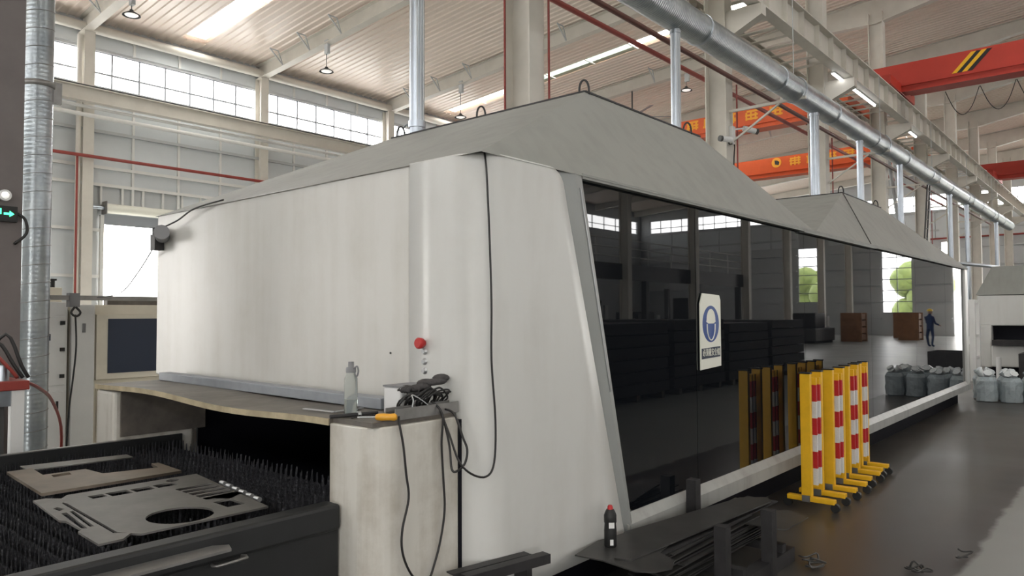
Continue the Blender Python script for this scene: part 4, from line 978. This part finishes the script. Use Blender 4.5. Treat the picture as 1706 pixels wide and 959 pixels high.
obj('tray', B(-1.6,1.4,-.03,.03,-.025,.025), M['steel'], ty); obj('clamp', B(.0,.10,-.05,.05,-.10,.05), M['greyplastic'], ty)
obj('post', B(-1.5,-1.44,-.03,.03,-1.80,-.025), M['steel'], ty); obj('post', B(1.3,1.36,-.03,.03,-1.80,-.025), M['steel'], ty)
obj('tray_cable', MB().tube([(2.95,8.70,1.70),(2.91,8.68,1.64),(2.95,8.66,1.60),(3.0,8.68,1.64),(2.96,8.70,1.70)],.012,n=6), M['cable'], label='small black cable ring hanging from the cable tray', cat='cable')
obj('tray_cable', MB().tube([(2.95,8.68,1.62),(2.96,8.67,1.3),(2.94,8.67,1.0),(2.90,8.67,.6),(2.88,8.67,.1)],.009,n=6), M['cable'], label='black cable hanging straight down in front of the beige enclosure', cat='cable')
obj('air_hose', MB().tube([(1.63,5.7,1.17),(1.78,5.9,1.10),(2.05,6.5,.95),(2.25,6.9,.68),(2.28,7.0,.3),(2.25,7.0,.05)],.012,n=8), M['red'], label='red air hose drooping from the workbench behind the spiral duct', cat='hose')
wb_ = empty('workbench', (1.28,5.72,.10), 'red topped workbench with grey legs at the left edge', 'workbench')
obj('top', B(-.7,.32,-.25,.32,1.03,1.09), M['red'], wb_, bevel=.006)
for x, y in ((.26,-.2),(.26,.27),(-.6,-.2),(-.6,.27)): obj('leg', B(x-.035,x+.035,y-.035,y+.035,-.10,1.03), M['cabinet'], wb_)
obj('side_panel', B(-.55,.2,-.18,-.16,.1,1.0), M['shade'], wb_); obj('rail', B(-.6,.26,-.22,-.18,.93,1.03), M['galv'], wb_)
fj = empty('air_unit', (1.35,5.65,1.19), 'grey air unit with hoses standing on the red workbench', 'air unit')
obj('body', B(-.3,.05,-.1,.2,0,.14), M['cabinet'], fj, bevel=.01); obj('regulator', MB().cyl((.12,-.1,0),(.12,-.1,.10),.035,n=14), M['galv'], fj); 
for k in range(3): obj('hose', MB().tube([(-.1+.05*k,-.1,.10),(.02+.05*k,-.15,.2+.05*k),(.12+.04*k,-.18,.1),(.18+.03*k,-.18,.02)],.012,n=6), M['cable' if k else 'red'], fj)
wd_ = empty('water_dispenser', (2.10,8.7,0), 'white water dispenser with blue bottle seen left of the spiral duct', 'dispenser')
obj('body', B(-.16,.10,-.16,.16,0,1.15), M['plastic'], wd_, bevel=.02); obj('bottle', MB().lathe((-.03,0,1.15),(-.03,0,1.5),[(0,.04),(.15,.10),(.8,.11),(1,.09)],16), M['clear'], wd_); obj('cap', MB().cyl((-.03,0,1.46),(-.03,0,1.52),.09,n=16), M['navy'], wd_)
obj('partition_board', B(1.2,2.3,9.9,9.95,0,2.0), M['cabinet'], label='plain grey partition board behind the workbench', cat='partition')

# ------------------------------------------------------------------ what the dark glass reflects: platform, stacks, a worker, trees outside
pf = empty('mezzanine_platform', (30,-11.6,0), 'dark steel mezzanine with three railings reflected in the glass', 'platform')
obj('deck', B(-8,8,-4.5,.1,3.55,3.65), M['shade'], pf); obj('edge_beam', B(-8,8,.1,.25,3.0,3.65), M['shade'], pf)
for z in (3.95,4.3,4.65): obj('railing', MB().cyl((-8,.18,z),(8,.18,z),.03,n=8), M['girtlight'], pf)
for k in range(9): obj('rail_post', MB().cyl((-8+2*k,.18,3.65),(-8+2*k,.18,4.65),.03,n=8), M['girtlight'], pf)
for x in (-7.6,-2,3,7.6):
    for y in (0,-4.2): obj('leg', B(x-.12,x+.12,y-.12,y+.12,0,3.0), M['shade'], pf)
for k, (x, y, h, lab) in enumerate(((26,-13.5,2.2,'under the near end of the mezzanine'),(31,-13.8,1.7,'under the middle of the mezzanine'),(35.5,-13.2,2.4,'under the far end of the mezzanine'),(22,-8,1.2,'in front of the mezzanine'),(41,-9,1.6,'beyond the mezzanine'))):
    mc = empty('press_machine', (x,y,0), 'dark workshop machine '+lab, 'machine', 'dark machines reflected in the glass')
    obj('bed', B(-1.6,1.6,-.8,.8,.1,h*.5), M['shade'], mc, bevel=.05); obj('head', B(-1.0,.6,-.6,.6,h*.5,h), M['darksteel'], mc, bevel=.05); obj('base', B(-1.5,1.5,-.7,.7,0,.1), M['rubber'], mc); obj('panel', B(.7,.95,.6,.7,h*.55,h*.9), M['cabinet'], mc)
for k in range(5):
    x = 9.2+k*2.5; hs = 1.40+.05*(k%3)
    ss = empty('sheet_stack', (x,-3.4,0), '%s pallet stack of dark steel sheets reflected low in the glass, counted from the camera' % ORD[k], 'sheet stack', 'sheet stacks across the aisle')
    for j in (-.9,0,.9): obj('bearer', B(j-.06,j+.06,-1.2,1.2,0,.12), M['wood'], ss)
    for j in range(6): obj('bundle', B(-1.15+.02*(j%2),1.15-.03*(j%3),-1.25+.03*(j%2),1.2,.12+j*(hs-.12)/6,.12+(j+.9)*(hs-.12)/6), M['darksteel'], ss)
for k, (x, y) in enumerate(((44,-7.6),(48,-5.6),(52,-6.8))):
    ct = empty('crate_stack', (x,y,0), '%s brown crate reflected in the far glass' % ('nearest','middle','farthest')[k], 'crate', 'brown crates reflected in the glass')
    for z in range(4): obj('board', B(-.6,.6,-.5,.5,.1+z*.38,.40+z*.38), M['crate'], ct)
    for xx in (-.5,.5): obj('corner_post', B(xx-.06,xx+.06,-.55,.55,0,1.6), M['crate'], ct)
def person(x, y, rz):
    p = empty('person', (x,y,0), 'worker in navy overalls and yellow helmet reflected in the dark glass', 'person', rz=rz)
    V = [(0,0,.95),(0,0,1.15),(0,.02,1.38),(0,.02,1.48),(0,0,1.62),  # pelvis..head base
         (.10,0,.88),(.12,-.03,.50),(.13,.04,.09),(.13,-.10,.05),(-.10,0,.88),(-.13,.06,.50),(-.12,.0,.09),(-.12,-.13,.05),
         (.19,.02,1.38),(.25,-.05,1.10),(.22,-.28,1.02),(-.19,.02,1.38),(-.25,-.05,1.10),(-.20,-.28,1.04)]
    E_ = [(0,1),(1,2),(2,3),(3,4),(0,5),(5,6),(6,7),(7,8),(0,9),(9,10),(10,11),(11,12),(2,13),(13,14),(14,15),(2,16),(16,17),(17,18)]
    RR = [.15,.14,.15,.06,.085,.09,.065,.05,.04,.09,.065,.05,.04,.07,.05,.038,.07,.05,.038]
    me = bpy.data.meshes.new('body'); me.from_pydata(V,E_,[]); o = obj('body', me, M['overall'], p)
    o.modifiers.new('skin','SKIN'); sd_ = me.skin_vertices[0].data
    for s, r in zip(sd_, RR): s.radius = (r, r*.85)
    sd_[0].use_root = True
    m = o.modifiers.new('sub','SUBSURF'); m.levels = 1; m.render_levels = 2
    obj('head', MB().sphere((0,-.01,1.62),.10,14,10,(.85,1,1.2)).sphere((0,-.11,1.61),.02,8,6), M['skin'], p)
    obj('helmet', MB().lathe((0,0,1.66),(0,0,1.78),[(0,.155),(.08,.13),(.5,.125),(.85,.08),(1,.03)],18), M['helmet'], p)
    for s in (-1,1):
        h = MB().sphere((s*.215,-.30,1.01),.04,8,6,(.7,1.1,1))
        for f in range(5): h.tube([(s*.215+(f-2)*.014,-.32,1.005),(s*.215+(f-2)*.015,-.36,.99),(s*.215+(f-2)*.013,-.375,.965)],.009,n=6,sub=2)
        obj('hand', h, M['skin'], p)
person(38.6,-2.75,2.2)
for k, (y, s) in enumerate(((-25,3.2),(-19.5,3.4),(-14.5,3.6),(-9.8,3.2),(12,3.4),(18,3.3))):
    t = empty('tree', (66+k%2*6,y,-.25), 'leafy green tree outside the far end wall, %s from the right' % ORD[k], 'tree', 'trees outside the end wall')
    obj('trunk', MB().cyl((0,0,0),(0,0,3.0),.2,.12,10), M['bark'], t)
    cr_ = MB(); rr = random.Random(k)
    for q in range(9): cr_.sphere((rr.uniform(-1.2,1.2),rr.uniform(-1.4,1.4),3.0+rr.uniform(-1.2,2.2)), s*.42*rr.uniform(.7,1.1), 10, 7)
    obj('crown', cr_, M['leaf'], t)
